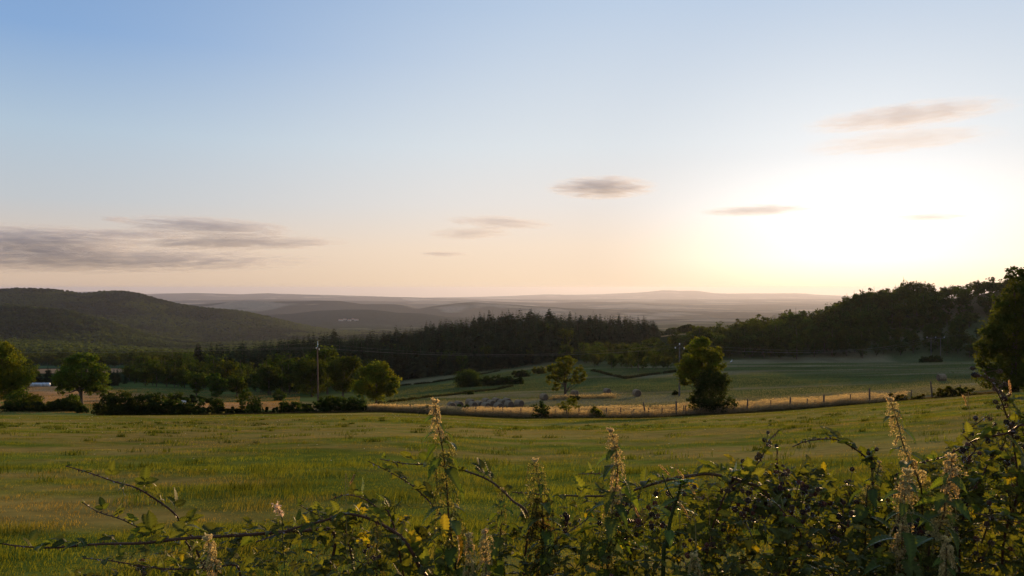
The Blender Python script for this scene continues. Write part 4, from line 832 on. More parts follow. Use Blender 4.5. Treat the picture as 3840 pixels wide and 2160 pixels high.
def tussocks():
    rng = np.random.default_rng(55); n = 420; Y = np.sqrt(rng.uniform(5 ** 2, 55 ** 2, n)); px = rng.uniform(-60, 1080, n); X = (px - CX) / F * Y; k = rng.integers(26, 60, n); i = np.repeat(np.arange(n), k); m = len(i)
    R_ = (rng.uniform(.06, .22, n))[i]; x = X[i] + rng.normal(size=m) * R_ * 1.4; y = Y[i] + rng.normal(size=m) * R_; h = rng.uniform(.06, .17, m); c = mix((.05, .075, .012), (.14, .16, .025), rng.random(m)) * rng.uniform(.6, 1.3, n)[i][:, None]
    v, f, c = blades(rng, x, y, h, .0045 + .0006 * y, c, lean=.6); tag(link('tussock_grass', make_mesh('tussock_grass', v, f, M_GRASS, c)), 'darker rank tufts dotted over the mown field', 'grass', kind='stuff')
    n = 260; Y = np.sqrt(rng.uniform(8 ** 2, 80 ** 2, n)); px = rng.uniform(0, 1024, n); X = (px - CX) / F * Y; z = land(X, Y); mb = MB()
    for j in range(n):
        c0 = np.array([X[j], Y[j], z[j] + rng.uniform(.05, .12)]); r_ = .010 + .0006 * Y[j]
        for a in range(5):
            q = np.array([cos(a * 1.257), sin(a * 1.257), .4]) * r_; w = np.array([-sin(a * 1.257), cos(a * 1.257), 0]) * r_ * .4; mb.add([c0, c0 + q * .6 + w, c0 + q, c0 + q * .6 - w], [(0, 1, 2, 3)], (.62, .60, .52))
    tag(link('field_flowers', mb.mesh('field_flowers', M_GRASS)), 'tiny whitish flowers sprinkled in the field grass', 'flowers', kind='stuff')
tussocks()
# ---------------------------------------------------------------- foreground: brambles and nettles on the verge
def two_face(name, trans=.35, gloss=.5, rough=.38, under=1.5, tcol=(1.5, 1.6, .38), var=.18):
    m = leaf_mat(name, trans=trans, gloss=gloss, rough=rough, var=var, tcol=tcol); N, L = m.node_tree.nodes, m.node_tree.links
    hs = next(n for n in N if n.type == 'HUE_SAT'); gm = N.new('ShaderNodeNewGeometry'); mx = N.new('ShaderNodeMix'); mx.data_type = 'RGBA'
    ad = N.new('ShaderNodeMix'); ad.data_type = 'RGBA'; ad.blend_type = 'MULTIPLY'; ad.inputs[0].default_value = 1; ad.inputs[7].default_value = (under, under * .95, under * 1.1, 1)
    dn = [l.to_node for l in hs.outputs[0].links if l.to_node.type == 'BSDF_DIFFUSE'][0]
    L.new(hs.outputs[0], ad.inputs[6]); L.new(gm.outputs['Backfacing'], mx.inputs[0]); L.new(hs.outputs[0], mx.inputs[6]); L.new(ad.outputs[2], mx.inputs[7]); L.new(mx.outputs[2], dn.inputs[0])
    return m
M_BRAM = two_face('bramble_leaf', .52, .12, .55); M_NETL = two_face('nettle_leaf', .48, .22, .5, 1.3)
M_CANE = leaf_mat('bramble_cane', trans=.0, gloss=.25, rough=.4, var=.15); M_STEM = leaf_mat('nettle_stem', trans=.35, gloss=.2, rough=.5, var=.1)
M_TASS = leaf_mat('tassels', trans=.55, var=.12, tcol=(1.2, 1.05, .8)); M_BERRY = leaf_mat('berries', trans=.0, gloss=.35, rough=.35, var=.2)
BLUEG = np.array([.092, .100, .024]); NETG = np.array([.095, .125, .026])
def leaflet(L_, W, ns, fold=.35, droop=.35, serr=.14, pleat=.0018, shape=.42, col=BLUEG, tip=1.0, rng=RNG):
    """serrated leaflet along +Y, blade faces +Z"""
    t = np.linspace(0, 1, ns + 1); w = W * .5 * (np.sin(pi * np.clip(t, 0, 1) ** (1 / (1 + (1 - shape) * 1.1) if shape < .5 else 1)) ** .75) * np.where(t > .8, 1 - (t - .8) * 2.2 * tip, 1)
    w = np.maximum(w, 0); sr = np.where(np.arange(ns + 1) % 2 == 1, 1 + serr, 1 - serr); w = w * sr; w[0] = .0006; w[-1] = .0004
    y = L_ * t; z = -droop * L_ * t ** 2; pl = np.where(np.arange(ns + 1) % 2 == 1, pleat, -pleat); cw = np.random.default_rng(int(L_ * 1e6) % 9999).uniform(.85, 1.15)
    V = []; C_ = []
    for s, k in ((-1, 1.0), (-.55, .5), (0, 0), (.55, .5), (1, 1.0)):
        zz = z + np.abs(s) * w * fold * cw + pl * (abs(s) < .9) * (abs(s) > 0) - (abs(s) == 1) * w * .12
        V.append(np.stack([s * w, y + abs(s) * W * .10 * np.sin(pi * t), zz], -1)); tone = np.where(np.arange(ns + 1) % 2 == 1, 1.12, .9) if s else np.full(ns + 1, 1.45)
        C_.append(col[None] * tone[:, None])
    V = np.stack(V, 1).reshape(-1, 3); C_ = np.stack(C_, 1).reshape(-1, 3); i = np.arange(ns)[:, None] * 5; j = np.arange(4)[None]
    return V, np.stack([i + j, i + j + 1, i + 5 + j + 1, i + 5 + j], -1).reshape(-1, 4), C_
def rotm(rx, ry, rz):
    cx, sx, cy, sy, cz, sz = cos(rx), sin(rx), cos(ry), sin(ry), cos(rz), sin(rz)
    return np.array([[cz, -sz, 0], [sz, cz, 0], [0, 0, 1]]) @ np.array([[cy, 0, sy], [0, 1, 0], [-sy, 0, cy]]) @ np.array([[1, 0, 0], [0, cx, -sx], [0, sx, cx]])
def bram_leaf(rng, ns, n=None, s=1.0, col=None, stalk=True):
    mb = MB(); n = n or rng.choice([3, 3, 5]); p = .035 * s; col = BLUEG * rng.uniform(.8, 1.25) if col is None else col
    if stalk: add_tube(mb, [(0, 0, 0), (0, p * .5, .004), (0, p, 0)], .0011, 4, (.10, .055, .02), 1)
    for a, L_ in ((0, .062), (1.15, .048), (-1.15, .048), (2.0, .036), (-2.0, .036))[:n]:
        v, f, c = leaflet(L_ * s * rng.uniform(.85, 1.15), L_ * .68 * s, ns, rng.uniform(.15, .55), rng.uniform(.05, .5), col=col, shape=.45, rng=rng)
        o = np.array([0, .014 * s, 0]) if a == 0 else 0
        v = (v + o) @ rotm(rng.normal() * .25, rng.normal() * .2, a).T + np.array([0, p, 0]); mb.add(v, f, c, 0)
    return mb
rb = np.random.default_rng(44)
def v2(mb): return mb.mesh('bramble_leaf', [M_BRAM, M_CANE], True)
LEAF_HI = [v2(bram_leaf(rb, 12)) for k in range(9)] + [v2(bram_leaf(rb, 12, 3, .75, np.array([.075, .095, .022]))) for k in range(3)]
def orient(d, roll, up=np.array([0, 0, 1.0])):
    """matrix whose Y runs along d and Z near up"""
    from mathutils import Matrix
    y = d / np.linalg.norm(d); x = np.cross(y, up); x = x / (np.linalg.norm(x) + 1e-9); z = np.cross(x, y)
    c, s = cos(roll), sin(roll); x2 = x * c + z * s; z2 = z * c - x * s
    return np.stack([x2, y, z2], 1)
def put(o, pos, R, s):
    from mathutils import Matrix
    M = np.eye(4); M[:3, :3] = R * s; M[:3, 3] = pos; o.matrix_basis = Matrix(M.tolist())
def berry_mesh(rng, col, r=.0055):
    mb = MB(); k = 26; i = np.arange(k) + .5; ph = np.arccos(1 - 2 * i / k); th_ = pi * (1 + 5 ** .5) * i; c = np.stack([np.cos(th_) * np.sin(ph), np.sin(th_) * np.sin(ph), np.cos(ph) * 1.15], -1) * r
    for q in c:
        o = np.array([(1, 0, 0), (0, 1, 0), (-1, 0, 0), (0, -1, 0), (0, 0, 1), (0, 0, -1)]) * r * .42 + q
        mb.add(o, [(0, 1, 4), (1, 2, 4), (2, 3, 4), (3, 0, 4), (1, 0, 5), (2, 1, 5), (3, 2, 5), (0, 3, 5)], np.array(col) * rng.uniform(.7, 1.3))
    for a in range(5):      # sepals
        ca, sa = cos(a * 1.257), sin(a * 1.257); mb.add([(0, 0, -r), (ca * r * .6 - sa * r * .3, sa * r * .6 + ca * r * .3, -r * 1.2), (ca * r * 1.9, sa * r * 1.9, -r * 1.5), (ca * r * .6 + sa * r * .3, sa * r * .6 - ca * r * .3, -r * 1.2)], [(0, 1, 2, 3)], (.16, .13, .07))
    return mb
BERRY = [berry_mesh(rb, c).mesh('bramble_berry', M_BERRY, True) for c in ((.05, .022, .016), (.03, .018, .014), (.12, .05, .025), (.08, .05, .028))]
def cane(label, ctrl, Y0, Y1, r=.0035, seed=1, leaves=1.0, scale=1.0, root=True, berries=0, col=(.10, .045, .03), tipdir=True, name='bramble_cane'):
    """an arching thorny cane: ctrl = photo pixels from tip to root; depth runs Y0 -> Y1"""
    rng = np.random.default_rng(seed); c = np.array(ctrl, float).reshape(-1, 2); t = np.linspace(0, 1, len(c)); W = [P(q[0], q[1], Y0 + (Y1 - Y0) * s) for q, s in zip(c, t)]
    if root:
        e = W[-1].copy(); W.append(e + np.array([rng.normal() * .06, .05, -.25])); W.append(np.array([e[0] + rng.normal() * .1, e[1] + .1, float(land(e[0], e[1])) - .03]))
    W = np.array(W); n = int(len(W) * 9); p = spline(W, n); org = p[-1].copy(); o = empty(name, org); tag(o, label, 'bramble', 'bramble canes along the verge'); p = p - org
    L_ = np.concatenate([[0], np.cumsum(np.linalg.norm(np.diff(p, axis=0), axis=1))]); rad = r * (.35 + .65 * np.clip(L_ / .5, 0, 1)); mb = MB(); add_tube(mb, p, rad, 6, mix(np.array((.085, .075, .03)), np.array(col), .75))
    tn_ = norm(np.gradient(p, axis=0)); s = .02
    while s < L_[-1]:      # thorns
        q = np.array([np.interp(s, L_, p[:, k]) for k in range(3)]); d = np.array([np.interp(s, L_, tn_[:, k]) for k in range(3)]); rr_ = np.interp(s, L_, rad); u = norm(np.cross(d, rng.normal(size=3))); sd = np.cross(d, u)
        b = q + u * rr_ * .8; mb.add([b + d * .003, b - d * .003 + sd * .0012, b - d * .003 - sd * .0012, b + u * .0065 + d * .003], [(0, 1, 3), (1, 2, 3), (2, 0, 3)], (.16, .07, .045)); s += rng.uniform(.008, .02)
    link('stem', mb.mesh('cane_stem', M_CANE), o); s = .015; k = 0
    while s < min(L_[-1] - .1, 1.6):
        q = np.array([np.interp(s, L_, p[:, a]) for a in range(3)]); d = np.array([np.interp(s, L_, tn_[:, a]) for a in range(3)])
        side = norm(np.cross(d, np.array([0, 0, 1.0]))) * (1 if k % 2 else -1); dr = norm(side * rng.uniform(.3, 1) - d * rng.uniform(.2, .7) + np.array([0, 0, rng.uniform(.1, .9)]) + rng.normal(size=3) * .25)
        lf = link('leaf', LEAF_HI[rng.integers(9, 12) if s < .05 else rng.integers(0, 9)], o); put(lf, q, orient(dr, rng.normal() * .5), scale * .72 * np.interp(s, [0, .15, .3], [.45, .85, 1]) * rng.uniform(.8, 1.15)); k += 1; s += rng.uniform(.035, .06) / leaves
    if berries:
        for k in range(berries):
            s = rng.uniform(0, .28); q = np.array([np.interp(s, L_, p[:, a]) for a in range(3)]); d = norm(rng.normal(size=3) + np.array([0, 0, .5])); e = q + d * rng.uniform(.012, .045)
            mb = MB(); add_tube(mb, [q, (q + e) / 2 + np.array([0, 0, .003]), e], .0009, 4, (.12, .07, .035)); st = link('berry_stalk', mb.mesh('berry_stalk', M_CANE), o)
            b = link('berry', BERRY[rng.integers(4)], st); put(b, e, orient(norm(d + rng.normal(size=3) * .3), 0) @ np.array([[1, 0, 0], [0, 0, 1], [0, -1, 0]]), rng.uniform(.6, 1.0))
    return o
K = lambda s: [float(q) for q in s.split()]
CANES = [
 ('red thorny cane whose tip reaches highest over the grass at far left', '66 466 84 471 99 476 116 482 137 488 157 500 172 511 183 524 191 536', 2.35, 2.5, .0040, 1, .8, 0),
 ('second cane from the left top, its dark tip below the highest one', '82 502 99 512 121 519 136 526 161 537 190 548', 2.3, 2.4, .0036, 2, 1.0, 0),
 ('long level cane running in from the left photo edge', '-14 541 20 546 55 547.5 99 544 143 543 182 538.6 221 536 256 534 300 531 335 536', 2.15, 2.3, .0046, 3, 1.0, 0),
 ('short cane low at the left, below the long level cane', '83 558 105 560 126 563 150 567 172 569 210 568 240 572', 2.1, 2.2, .0036, 4, 1.1, 0),
 ('thick reddish arching cane left of the tall nettle', '256 542 275 535 295 528 323 520.7 346 514 368 518 385 526 403 539 418 564', 2.15, 2.2, .0052, 5, 1.0, 0),
 ('cane rising left from the tall nettle to a pale tip', '368 461 378 466 390 472 411 484.6 427 499 439 513 450 530', 2.3, 2.4, .0036, 6, .9, 0),
 ('long cane passing behind the tall nettle and dipping right', '380 459 395 462 411 464 443 465 469 472 492 482 512 500 529 521', 2.5, 2.35, .0038, 7, .9, 0),
 ('level cane crossing behind the pale stemmed nettle and arching right', '512 492 535 494 556 495 589 496 622 495 637 489 667 480 689 476 711 474 744 482 770 500', 2.4, 2.2, .0044, 8, 1.1, 0),
 ('short cane tip behind the pale stemmed nettle', '578 474 592 473.5 606 475 622 482 640 494', 2.5, 2.4, .0032, 9, 1.1, 0),
 ('low bowed cane against the light between bramble thicket and field', '792 447 803 442 813 440 834 439 851 446.6 866 458 872 472', 2.3, 2.3, .0040, 10, 1.5, 0),
 ('leafy cane reaching right towards the photo edge', '919 463 932 460 944 457 962 447 978 439 1004 434 1030 430', 2.1, 2.0, .0042, 11, 1.5, 0),
 ('leaning cane crossing the leafy cane near the right edge', '990 414 976 424 963 433 975 449 962 462 947 479', 2.1, 2.2, .0034, 12, .9, 6),
 ('tallest berry cane at the right, its bur-like head against the big tree', '984 370 987 376 991.5 382 1000 398 1007.6 420 1013.5 445 1016.5 495', 2.0, 2.1, .0034, 13, .35, 24),
 ('berry cane leaning right above the thicket edge', '779 430 768 442 760 460 744 478 722 501', 2.3, 2.2, .0036, 14, 1.1, 16),
 ('upright berry stem left of the low bowed cane', '778 446 777 458 779 476 781 495', 2.2, 2.2, .0026, 15, .9, 14),
 ('slanting cane low in the middle of the verge', '591.5 515 577 526.5 556 541 545 556', 2.2, 2.2, .0030, 16, 1.0, 4),
 ('dark cane descending right inside the thicket', '757 492 768 499 779 507 793 526 800 545', 2.0, 2.0, .0040, 17, 1.2, 5),
 ('cane lying low before the right edge of the photo', '975 513 995 518 1016 522 1040 525', 1.9, 1.9, .0038, 18, 1.3, 4),
 ('berry cane spreading left of the golden-tipped nettle', '868 451 872 458 880 468 892 482 900 500', 2.3, 2.2, .0028, 19, 1.0, 18),
 ('leafy cane bulging up at the right photo edge', '1008 398 1016 410 1022 430 1030 452', 2.1, 2.1, .0034, 20, 1.6, 14),
 ('leafy cane beside the tallest berry cane', '1000 428 1005 440 996 455 985 470', 2.05, 2.1, .0032, 21, 2.0, 4),
 ('short cane sticking out left of the thick arching cane', '300 505 312 512 330 520 345 530', 2.2, 2.3, .0030, 22, 1.4, 0),
 ('leafy cane left of the cane with the pale tip', '330 500 345 495 362 498 378 508 392 520', 2.3, 2.25, .0030, 23, 1.5, 0),
]
for a in CANES: cane(a[0], K(a[1]), a[2], a[3], a[4], a[5] + 300, a[6], berries=a[7])

# the thicket itself
VX = np.array([-60, 60, 130, 190, 250, 300, 360, 420, 470, 540, 600, 650, 700, 740, 770, 800, 850, 880, 920, 950, 980, 1000, 1024, 1100]); VY = np.array([610, 595, 580, 568, 548, 530, 524, 540, 556, 540, 526, 512, 508, 496, 484, 486, 494, 496, 486, 476, 458, 444, 432, 420.])
VD = np.array([.0, .12, .25, .3, .5, .6, .6, .5, .45, .5, .6, .8, .9, 1.2, 1.3, 1.3, 1.4, 1.4, 1.4, 1.4, 1.4, 1.4, 1.4, 1.4])
YM = 2.3
def thicket_pts(rng, n, surf=.55):
    px = rng.uniform(-60, 1100, n * 3); k = rng.random(n * 3) < np.interp(px, VX, VD) / 1.4; px = px[k][:n]; n = len(px); X = (px - CX) / F * YM
    top = (CY - np.interp(px, VX, VY) + 6) / F * YM + .05 * (vnoise(X * 6, X * 0 + 3) - .5); Y = YM + rng.normal(size=n) * .33 - .1; Y = np.clip(Y, 1.55, 3.3)
    top = top - .35 * (Y - YM) ** 2 + .06 * (vnoise(X * 9, Y * 9) - .5); u = rng.random(n) ** 1.6; z = top - u * (top + 1.25); return np.stack([X * Y / YM * .5 + X * .5, Y, z], -1), u
def joined_local(name, label, geos, pos, R, sc, tint, mats, seed, cat='bramble'):
    rng = np.random.default_rng(seed); mb = MB()
    for i in range(len(pos)):
        g = geos[rng.integers(len(geos))]; v = g[0] @ (R[i] * sc[i]).T + pos[i]; mb.add(v, g[1], g[2] * tint[i], 0)
    return tag(link(name, mb.mesh(name, mats, True)), label, cat, kind='stuff')
def geo_of(mb): return np.concatenate(mb.v), np.concatenate(mb.f4), np.concatenate(mb.c)
LOWL = [geo_of(bram_leaf(rb, 6, stalk=False)) for k in range(14)]
rt = np.random.default_rng(91); pos, u = thicket_pts(rt, 7000)
Rr = [orient(norm(np.array([rt.normal(), rt.normal() - .3, rt.normal() * .45 + .1])), rt.normal() * .55) for k in range(len(pos))]
tint = rt.uniform(.65, 1.35, len(pos))[:, None] * np.where(rt.random(len(pos))[:, None] < .06, np.array([[3.0, 2.3, .9]]), 1.0)
joined_local('bramble_thicket', 'tangled dark bramble thicket along the verge, dense at the right', LOWL, pos, Rr, rt.uniform(.2, .6, len(pos)), tint, M_BRAM, 92)
mb = MB()
for k in range(800):
    q, _ = thicket_pts(rt, 6); q = q[np.argmax(_)]; d = norm(rt.normal(size=3) * np.array([1, .6, .35])); L_ = rt.uniform(.12, .42)
    add_tube(mb, spline([q - d * L_ * .5, q + rt.normal(size=3) * L_ * .2, q + d * L_ * .5 - np.array([0, 0, L_ * .15])], 8), np.array([.0030, .0028, .0026, .0022, .0018, .0014, .0010, .0004]), 4, np.array([.10, .055, .03]) * rt.uniform(.6, 1.6))
tag(link('bramble_twigs', mb.mesh('bramble_twigs', M_CANE)), 'thin criss-crossing twigs inside the bramble thicket', 'bramble', kind='stuff')
mb = MB(); BG = [berry_mesh(rb, c) for c in ((.05, .022, .016), (.03, .018, .014), (.12, .05, .025), (.08, .05, .028))]; BG = [(np.concatenate(b.v), np.concatenate(b.f3), np.concatenate(b.c), np.concatenate(b.f4)) for b in BG]
for k in range(120):
    q, uu = thicket_pts(rt, 6); j = np.argmin(uu); q = q[j]
    if CX + F * q[0] / q[1] < 470 and rt.random() < .8: continue
    for b in range(rt.integers(3, 9)):
        g = BG[rt.integers(4)]; e = q + rt.normal(size=3) * .02; n0 = mb.n; mb.add(g[0] * rt.uniform(.7, 1.15) @ rotm(rt.normal() * .6, rt.normal() * .6, 0).T + e, g[1], g[2]); mb.f4.append(g[3] + n0); mb.m4.append(np.zeros(len(g[3])))
        add_tube(mb, [q + np.array([0, 0, -.03]), e], .0008, 3, (.12, .07, .035))
tag(link('ripening_berries', mb.mesh('ripening_berries', M_BERRY, True)), 'clusters of small dark unripe berries in the bramble thicket', 'berries', kind='stuff')

# nettles -------------------------------------------------------
def nettle_leaf_mesh(rng, s=1.0):
    mb = MB(); add_tube(mb, [(0, 0, 0), (0, .010, .002), (0, .018, 0)], .0009, 4, (.09, .085, .03), 1)
    v, f, c = leaflet(.070 * s, .036 * s, 18, rng.uniform(.25, .5), rng.uniform(.35, .8), serr=.17, shape=.3, col=NETG * rng.uniform(.85, 1.2), tip=1.25); mb.add(v + np.array([0, .017, 0]), f, c, 0); return mb.mesh('nettle_leaf', [M_NETL, M_STEM], True)
NL = [nettle_leaf_mesh(rb) for k in range(6)]
def tassel_mesh(rng, n, ln, col, fat=1.0, up=False):
    mb = MB()
    for k in range(n):
        a = rng.random() * 2 * pi; d = np.array([cos(a), sin(a), 0]); l_ = ln * rng.uniform(.6, 1.2); e = d * l_ * .55 + np.array([0, 0, l_ * .5 if up else -l_ * .75]); p = spline([(0, 0, 0), d * l_ * .35 + np.array([0, 0, l_ * .15]), e], 9); add_tube(mb, p, .0005, 3, np.array(col) * .8)
        for q in range(44):
            t = rng.random() ** .8 * 8; i = int(min(t, 7)); c = p[i] + (p[i + 1] - p[i]) * (t - i) + rng.normal(size=3) * .0014 * fat; r_ = rng.uniform(.0008, .0017) * fat
            a_, b_ = rdir(rng, 2) * r_ * 1.35; mb.add([c - a_, c - b_, c + a_, c + b_], [(0, 1, 2, 3)], np.array(col) * rng.uniform(.65, 1.3))
    return mb.mesh('tassels', M_TASS)
PALE, OLIVE, DARKT = (.58, .50, .25), (.32, .31, .09), (.15, .13, .04)
TS = {'pale': [tassel_mesh(rb, 7, .030, PALE) for k in range(3)], 'olive': [tassel_mesh(rb, 7, .042, OLIVE) for k in range(3)], 'dark': [tassel_mesh(rb, 9, .048, DARKT, 1.25) for k in range(3)], 'top': [tassel_mesh(rb, 9, .016, (.70, .60, .32), 1.0, True) for k in range(2)]}
def nettle(label, ctrl, Y, seed, mode=('pale', 'olive', 'olive', 'olive'), leaf=1.0, sc=1.0, node=.032, r=.0028, leaves=True):
    rng = np.random.default_rng(seed); c = np.array(ctrl, float).reshape(-1, 2); W = [P(q[0], q[1], Y) for q in c]; e = W[-1].copy(); d = e - W[-2]; gz_ = float(land(e[0], e[1])) - .02
    if e[2] > gz_ + .05: W.append(np.array([e[0] + d[0] * .6, e[1], (e[2] + gz_) / 2])); W.append(np.array([e[0] + d[0] * .8, e[1], gz_]))
    W = np.array(W); p = spline(W, len(W) * 8); org = p[-1].copy(); p = p - org; o = empty('stinging_nettle', org); tag(o, label, 'nettle', 'nettles along the verge')
    L_ = np.concatenate([[0], np.cumsum(np.linalg.norm(np.diff(p, axis=0), axis=1))]); vis = min(L_[-1], .72); mb = MB(); rad = r * np.interp(L_, [0, .3, 1.2], [.45, 1, 1.5]); add_tube(mb, p, rad, 5, (.13, .085, .04))
    tn_ = norm(np.gradient(p, axis=0)); hs = rng.uniform(0, vis, 700); q = np.stack([np.interp(hs, L_, p[:, k]) for k in range(3)], -1); u = rdir(rng, 700); u[:, 2] *= .3; u = norm(u); w_ = np.cross(u, [0, 0, 1.0]) * .00035
    v = np.stack([q - w_, q + w_, q + u * (.006 + .002 * rng.random(700))[:, None]], 1).reshape(-1, 3); mb.add(v, np.arange(2100).reshape(-1, 3), (.62, .52, .30)); link('stem', mb.mesh('nettle_stem', M_STEM), o)
    s = .004; k = 0; ph = rng.random() * pi
    while s < vis:
        f = s / .55; q = np.array([np.interp(s, L_, p[:, a]) for a in range(3)]); size = np.interp(s, [0, .06, .2, .5], [.22, .5, .95, 1.15]) * leaf
        m_ = mode[min(len(mode) - 1, int(s / .11))] if s > .012 else 'top'
        t = link('flower_tassels', TS[m_][rng.integers(len(TS[m_]))], o); put(t, q, rotm(rng.normal() * .15, rng.normal() * .15, rng.random() * 6.28), sc * 1.12 * np.interp(s, [0, .05, .2], [.8, .85, 1.1]) * rng.uniform(.85, 1.15))
        if s > .03 and leaves:
            for sd in (0, pi):
                if rng.random() < .12: continue
                a = ph + k * pi / 2 + sd + rng.normal() * .25; dr = norm(np.array([cos(a), sin(a), rng.uniform(-.35, .35) - .35 * f])); lf = link('leaf', NL[rng.integers(6)], o); put(lf, q, orient(dr, rng.normal() * .3), size * rng.uniform(.75, 1.15))
        k += 1; s += node * rng.uniform(.8, 1.2) * np.interp(s, [0, .1], [.45, 1])
    return o
for k, a in enumerate([
 ('tall nettle standing alone left of centre, its pale tip against the bales', '435.3 401 437 420 441 440 445 465 447 490 449 520 453 550 456 580', 2.25, ('pale', 'olive', 'olive', 'olive'), 1.1, 1.3),
 ('upright nettle right of centre with a pale knobbly tip', '611 430 615 446 617 462 617 478 613 500 611 530 608 574', 2.2, ('pale', 'pale', 'olive', 'olive'), 1.15, 1.25),
 ('nettle heavy with dark seed tassels, left of the upright one', '534 460 538 476 541 495 543 520 545 545 547 572', 2.2, ('olive', 'dark', 'dark', 'dark'), .95, 1.25),
 ('tall golden-tipped nettle at right, leaning left', '889.8 399 894 412 898.7 427.5 903 445 910.5 463 918 480 922 510', 2.15, ('pale', 'pale', 'olive', 'olive'), 1.1, 1.3),
 ('broad nettle with long serrated leaves below the golden-tipped one', '906 471 905 490 903 510 902 535 901 555 900 576', 1.9, ('pale', 'pale', 'olive', 'olive'), 1.15, 1.4),
 ('pale-headed nettle bending left near the right edge', '951.7 456 950 475 946 495 943 515 936 537 928 560', 1.95, ('pale', 'pale', 'olive', 'olive'), 1.25, 1.4),
 ('short nettle cut by the bottom edge at right, silvery tassels', '947 539 946 555 945.8 576', 1.85, ('pale', 'pale', 'pale'), .8, 1.2),
 ('small drooping nettle left of the golden-tipped one', '879.5 461 877 474 872 488 866 505', 2.15, ('olive', 'olive'), 1.2, .8),
 ('slender nettle left of the seed-heavy one', '502 488 502 505 501 525 500 545 499.5 560', 2.3, ('olive', 'olive'), 1.2, .7),
 ('left one of two short silvery nettles at the bottom edge', '468.6 535 469 550 469 574', 2.1, ('pale', 'pale'), .6, 1.1),
 ('right one of two short silvery nettles at the bottom edge', '485.3 531 486 548 486 574', 2.05, ('pale', 'pale'), .6, 1.2),
 ('silvery nettle among the brambles at lower left', '207.6 538 210 550 213 562 216 576', 2.05, ('pale', 'pale'), .6, 1.3),
 ('thin dark nettle between the thick arching cane and the tall nettle', '377 519 377 535 377 555 377 574', 2.2, ('olive', 'dark'), .8, .9),
 ('short pale nettle at the bottom edge right of centre', '695 555 696 565 697 576', 1.95, ('pale', 'pale'), .7, 1.2),
]):
    nettle(a[0], K(a[1]), a[2], 500 + k, a[3], a[4], a[5])
# a thick green stalk with a small leafy top
rs = np.random.default_rng(640); W = np.array([P(q[0], q[1], 2.05) for q in ((681, 481), (679, 492), (675, 505), (670, 522), (667, 545), (663, 580))]); W = np.concatenate([W, [[W[-1][0], W[-1][1], float(land(W[-1][0], W[-1][1]))]]]); p = spline(W, 40); org = p[-1].copy(); p = p - org
st = empty('weed_stalk', org); tag(st, 'thick smooth green weed stalk with a small leafy top', 'weed'); mb = MB(); add_tube(mb, p, np.linspace(.0028, .0062, 40), 7, (.055, .075, .02)); br = spline([p[12], p[12] + np.array([-.02, 0, .035]), p[12] + np.array([-.035, 0, .075])], 8); add_tube(mb, br, .0018, 5, (.055, .075, .02)); link('stem', mb.mesh('stalk_stem', M_STEM, True), st)
v, f, c = leaflet(.055, .022, 10, .3, .35, .06, shape=.4, col=NETG * 1.5); lm = make_mesh('stalk_leaf', v, f, M_NETL, c, None, True)
for k in range(16):
    i = [0, 0, 0, 0, 1, 1, 2, 2, 3, 4, 6, 8, 10, 14, 18, 22][k]; a = k * 2.4; lf = link('leaf', lm, st); put(lf, p[i] if k < 14 else p[i], orient(norm(np.array([cos(a), sin(a), rs.uniform(-.1, .7)])), 0), np.interp(k, [0, 4, 16], [.55, .8, 1.2]))
# golden grass heads
def grass_head(label, a, b, Y, seed):
    rng = np.random.default_rng(seed); t, s = P(a[0], a[1], Y), P(b[0], b[1], Y); g_ = np.array([s[0] + .03, s[1], float(land(s[0], s[1]))]); org = g_; o = empty('seeding_grass', org); tag(o, label, 'grass stem', 'golden grass heads')
    p = spline([t, (t * .5 + s * .5) + np.array([.002, 0, .002]), s, s + (s - t) * .6 + np.array([0, 0, -.03]), g_], 30) - org; mb = MB(); add_tube(mb, p, .0008, 4, (.36, .26, .12)); link('stem', mb.mesh('grass_stem', M_STEM), o); mb = MB()
    for k in range(70):
        u_ = rng.random() * 13; i = int(u_); q = p[i] + (p[i + 1] - p[i]) * (u_ - i); d = norm(norm(p[0] - p[8]) + rdir(rng, 1)[0] * .45); sd = norm(np.cross(d, rdir(rng, 1)[0])) * .0016; L_ = .008; mb.add([q, q + d * L_ * .5 + sd, q + d * L_, q + d * L_ * .5 - sd], [(0, 1, 2, 3)], np.array([.55, .40, .18]) * rng.uniform(.7, 1.2))
    link('seed_head', mb.mesh('seed_head', M_TASS), o)
for k, a in enumerate([('golden grass head leaning left, left of the leafy stalk top', (660, 465.7), (672, 479), 2.1), ('long golden grass head curving down right of the leafy stalk top', (677.7, 470), (698, 500), 2.1), ('short grass head among the canes left of the tall nettle', (354, 476), (349, 487), 2.2),
   ('lone pale grass head in front of the right field', (963, 396), (967, 408), 2.4), ('pale grass head beside the tallest berry cane', (1009, 382), (1009.5, 406), 2.1), ('golden grass head behind the leafy stalk', (680, 504), (690, 522), 2.0), ('grass head low in the thicket by the upright nettle', (633, 506), (640, 520), 2.1)]): grass_head(a[0], a[1], a[2], a[3], 700 + k)
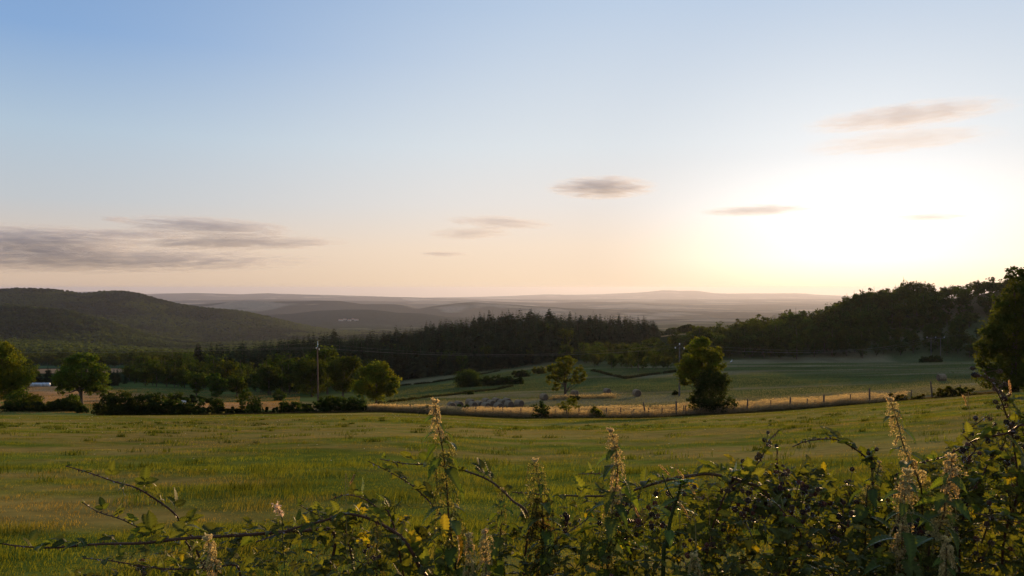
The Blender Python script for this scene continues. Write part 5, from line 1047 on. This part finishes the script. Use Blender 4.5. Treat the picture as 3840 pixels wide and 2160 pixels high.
# pale pink blossom spray
bs = empty('blossom_spray', P(276, 505, 2.2)); tag(bs, 'spray of small creamy blossom above the left brambles', 'flower'); mb = MB(); rq = np.random.default_rng(77)
pp = spline([(-.0, 0, 0), (.010, 0, -.02), (.018, 0, -.045), (.02, 0, -.12), (.03, .02, -.30)], 24); add_tube(mb, pp, .0012, 4, (.10, .10, .04)); link('stem', mb.mesh('blossom_stem', M_STEM), bs); mb = MB()
for k in range(46):
    t = rq.random() ** 1.2 * 9; i = int(t); q = pp[i] + rq.normal(size=3) * .006; nrm = rdir(rq, 1)
    for a in range(5):
        R_ = rotm(rq.normal() * .2, 0, a * 1.257); v = np.array([(0, 0, 0), (.0018, .003, .0006), (0, .0055, .001), (-.0018, .003, .0006)]) @ R_.T @ orient(nrm[0], 0).T + q; mb.add(v, [(0, 1, 2, 3)], (.72, .58, .48))
link('blossom', mb.mesh('blossom', M_TASS), bs)
# yellowing nettle leaves hanging below the tall nettle
v, f, c = leaflet(.085, .030, 18, .5, .3, .14, shape=.35, col=np.array([.36, .17, .03])); o = link('yellow_leaf', make_mesh('yellow_leaf', v, f, M_NETL, c, None, True)); put(o, P(457, 535, 2.1), orient(np.array([.25, .1, -1.0]), 1.2, np.array([0, -1.0, .1])), 1.0); tag(o, 'bright yellow-orange dying leaf hanging low beside the tall nettle', 'leaf')
v, f, c = leaflet(.075, .026, 16, .4, .2, .12, shape=.4, col=np.array([.26, .20, .04])); o = link('yellow_leaf', make_mesh('yellow_leaf', v, f, M_NETL, c, None, True)); put(o, P(444, 514, 2.15), orient(np.array([.05, .1, -1.0]), .3, np.array([0, -1.0, .1])), 1.0); tag(o, 'pale yellow leaf hanging against the stem of the tall nettle', 'leaf')
# ---------------------------------------------------------------- haze
def box_mesh(name, x0, x1, y0, y1, z0, z1, mat):
    v = [(x, y, z) for z in (z0, z1) for y in (y0, y1) for x in (x0, x1)]
    f = [(0, 2, 3, 1), (4, 5, 7, 6), (0, 1, 5, 4), (2, 6, 7, 3), (0, 4, 6, 2), (1, 3, 7, 5)]
    return make_mesh(name, v, np.array(f), mat)
m, N, L = new_mat('haze')
_o = N.new('ShaderNodeOutputMaterial'); _v = N.new('ShaderNodeVolumePrincipled')
_v.inputs['Color'].default_value = (.63, .68, .86, 1); _v.inputs['Density'].default_value = HAZE_D; _v.inputs['Anisotropy'].default_value = .43
L.new(_v.outputs[0], _o.inputs['Volume'])
zmin = float(gv[:, 2].min())
haze = link('haze', box_mesh('haze', -52000, 52000, -51000, 53000, zmin - 1.5, 45.0, m))
tag(haze, 'thin warm evening haze filling the valley', 'haze', kind='stuff')
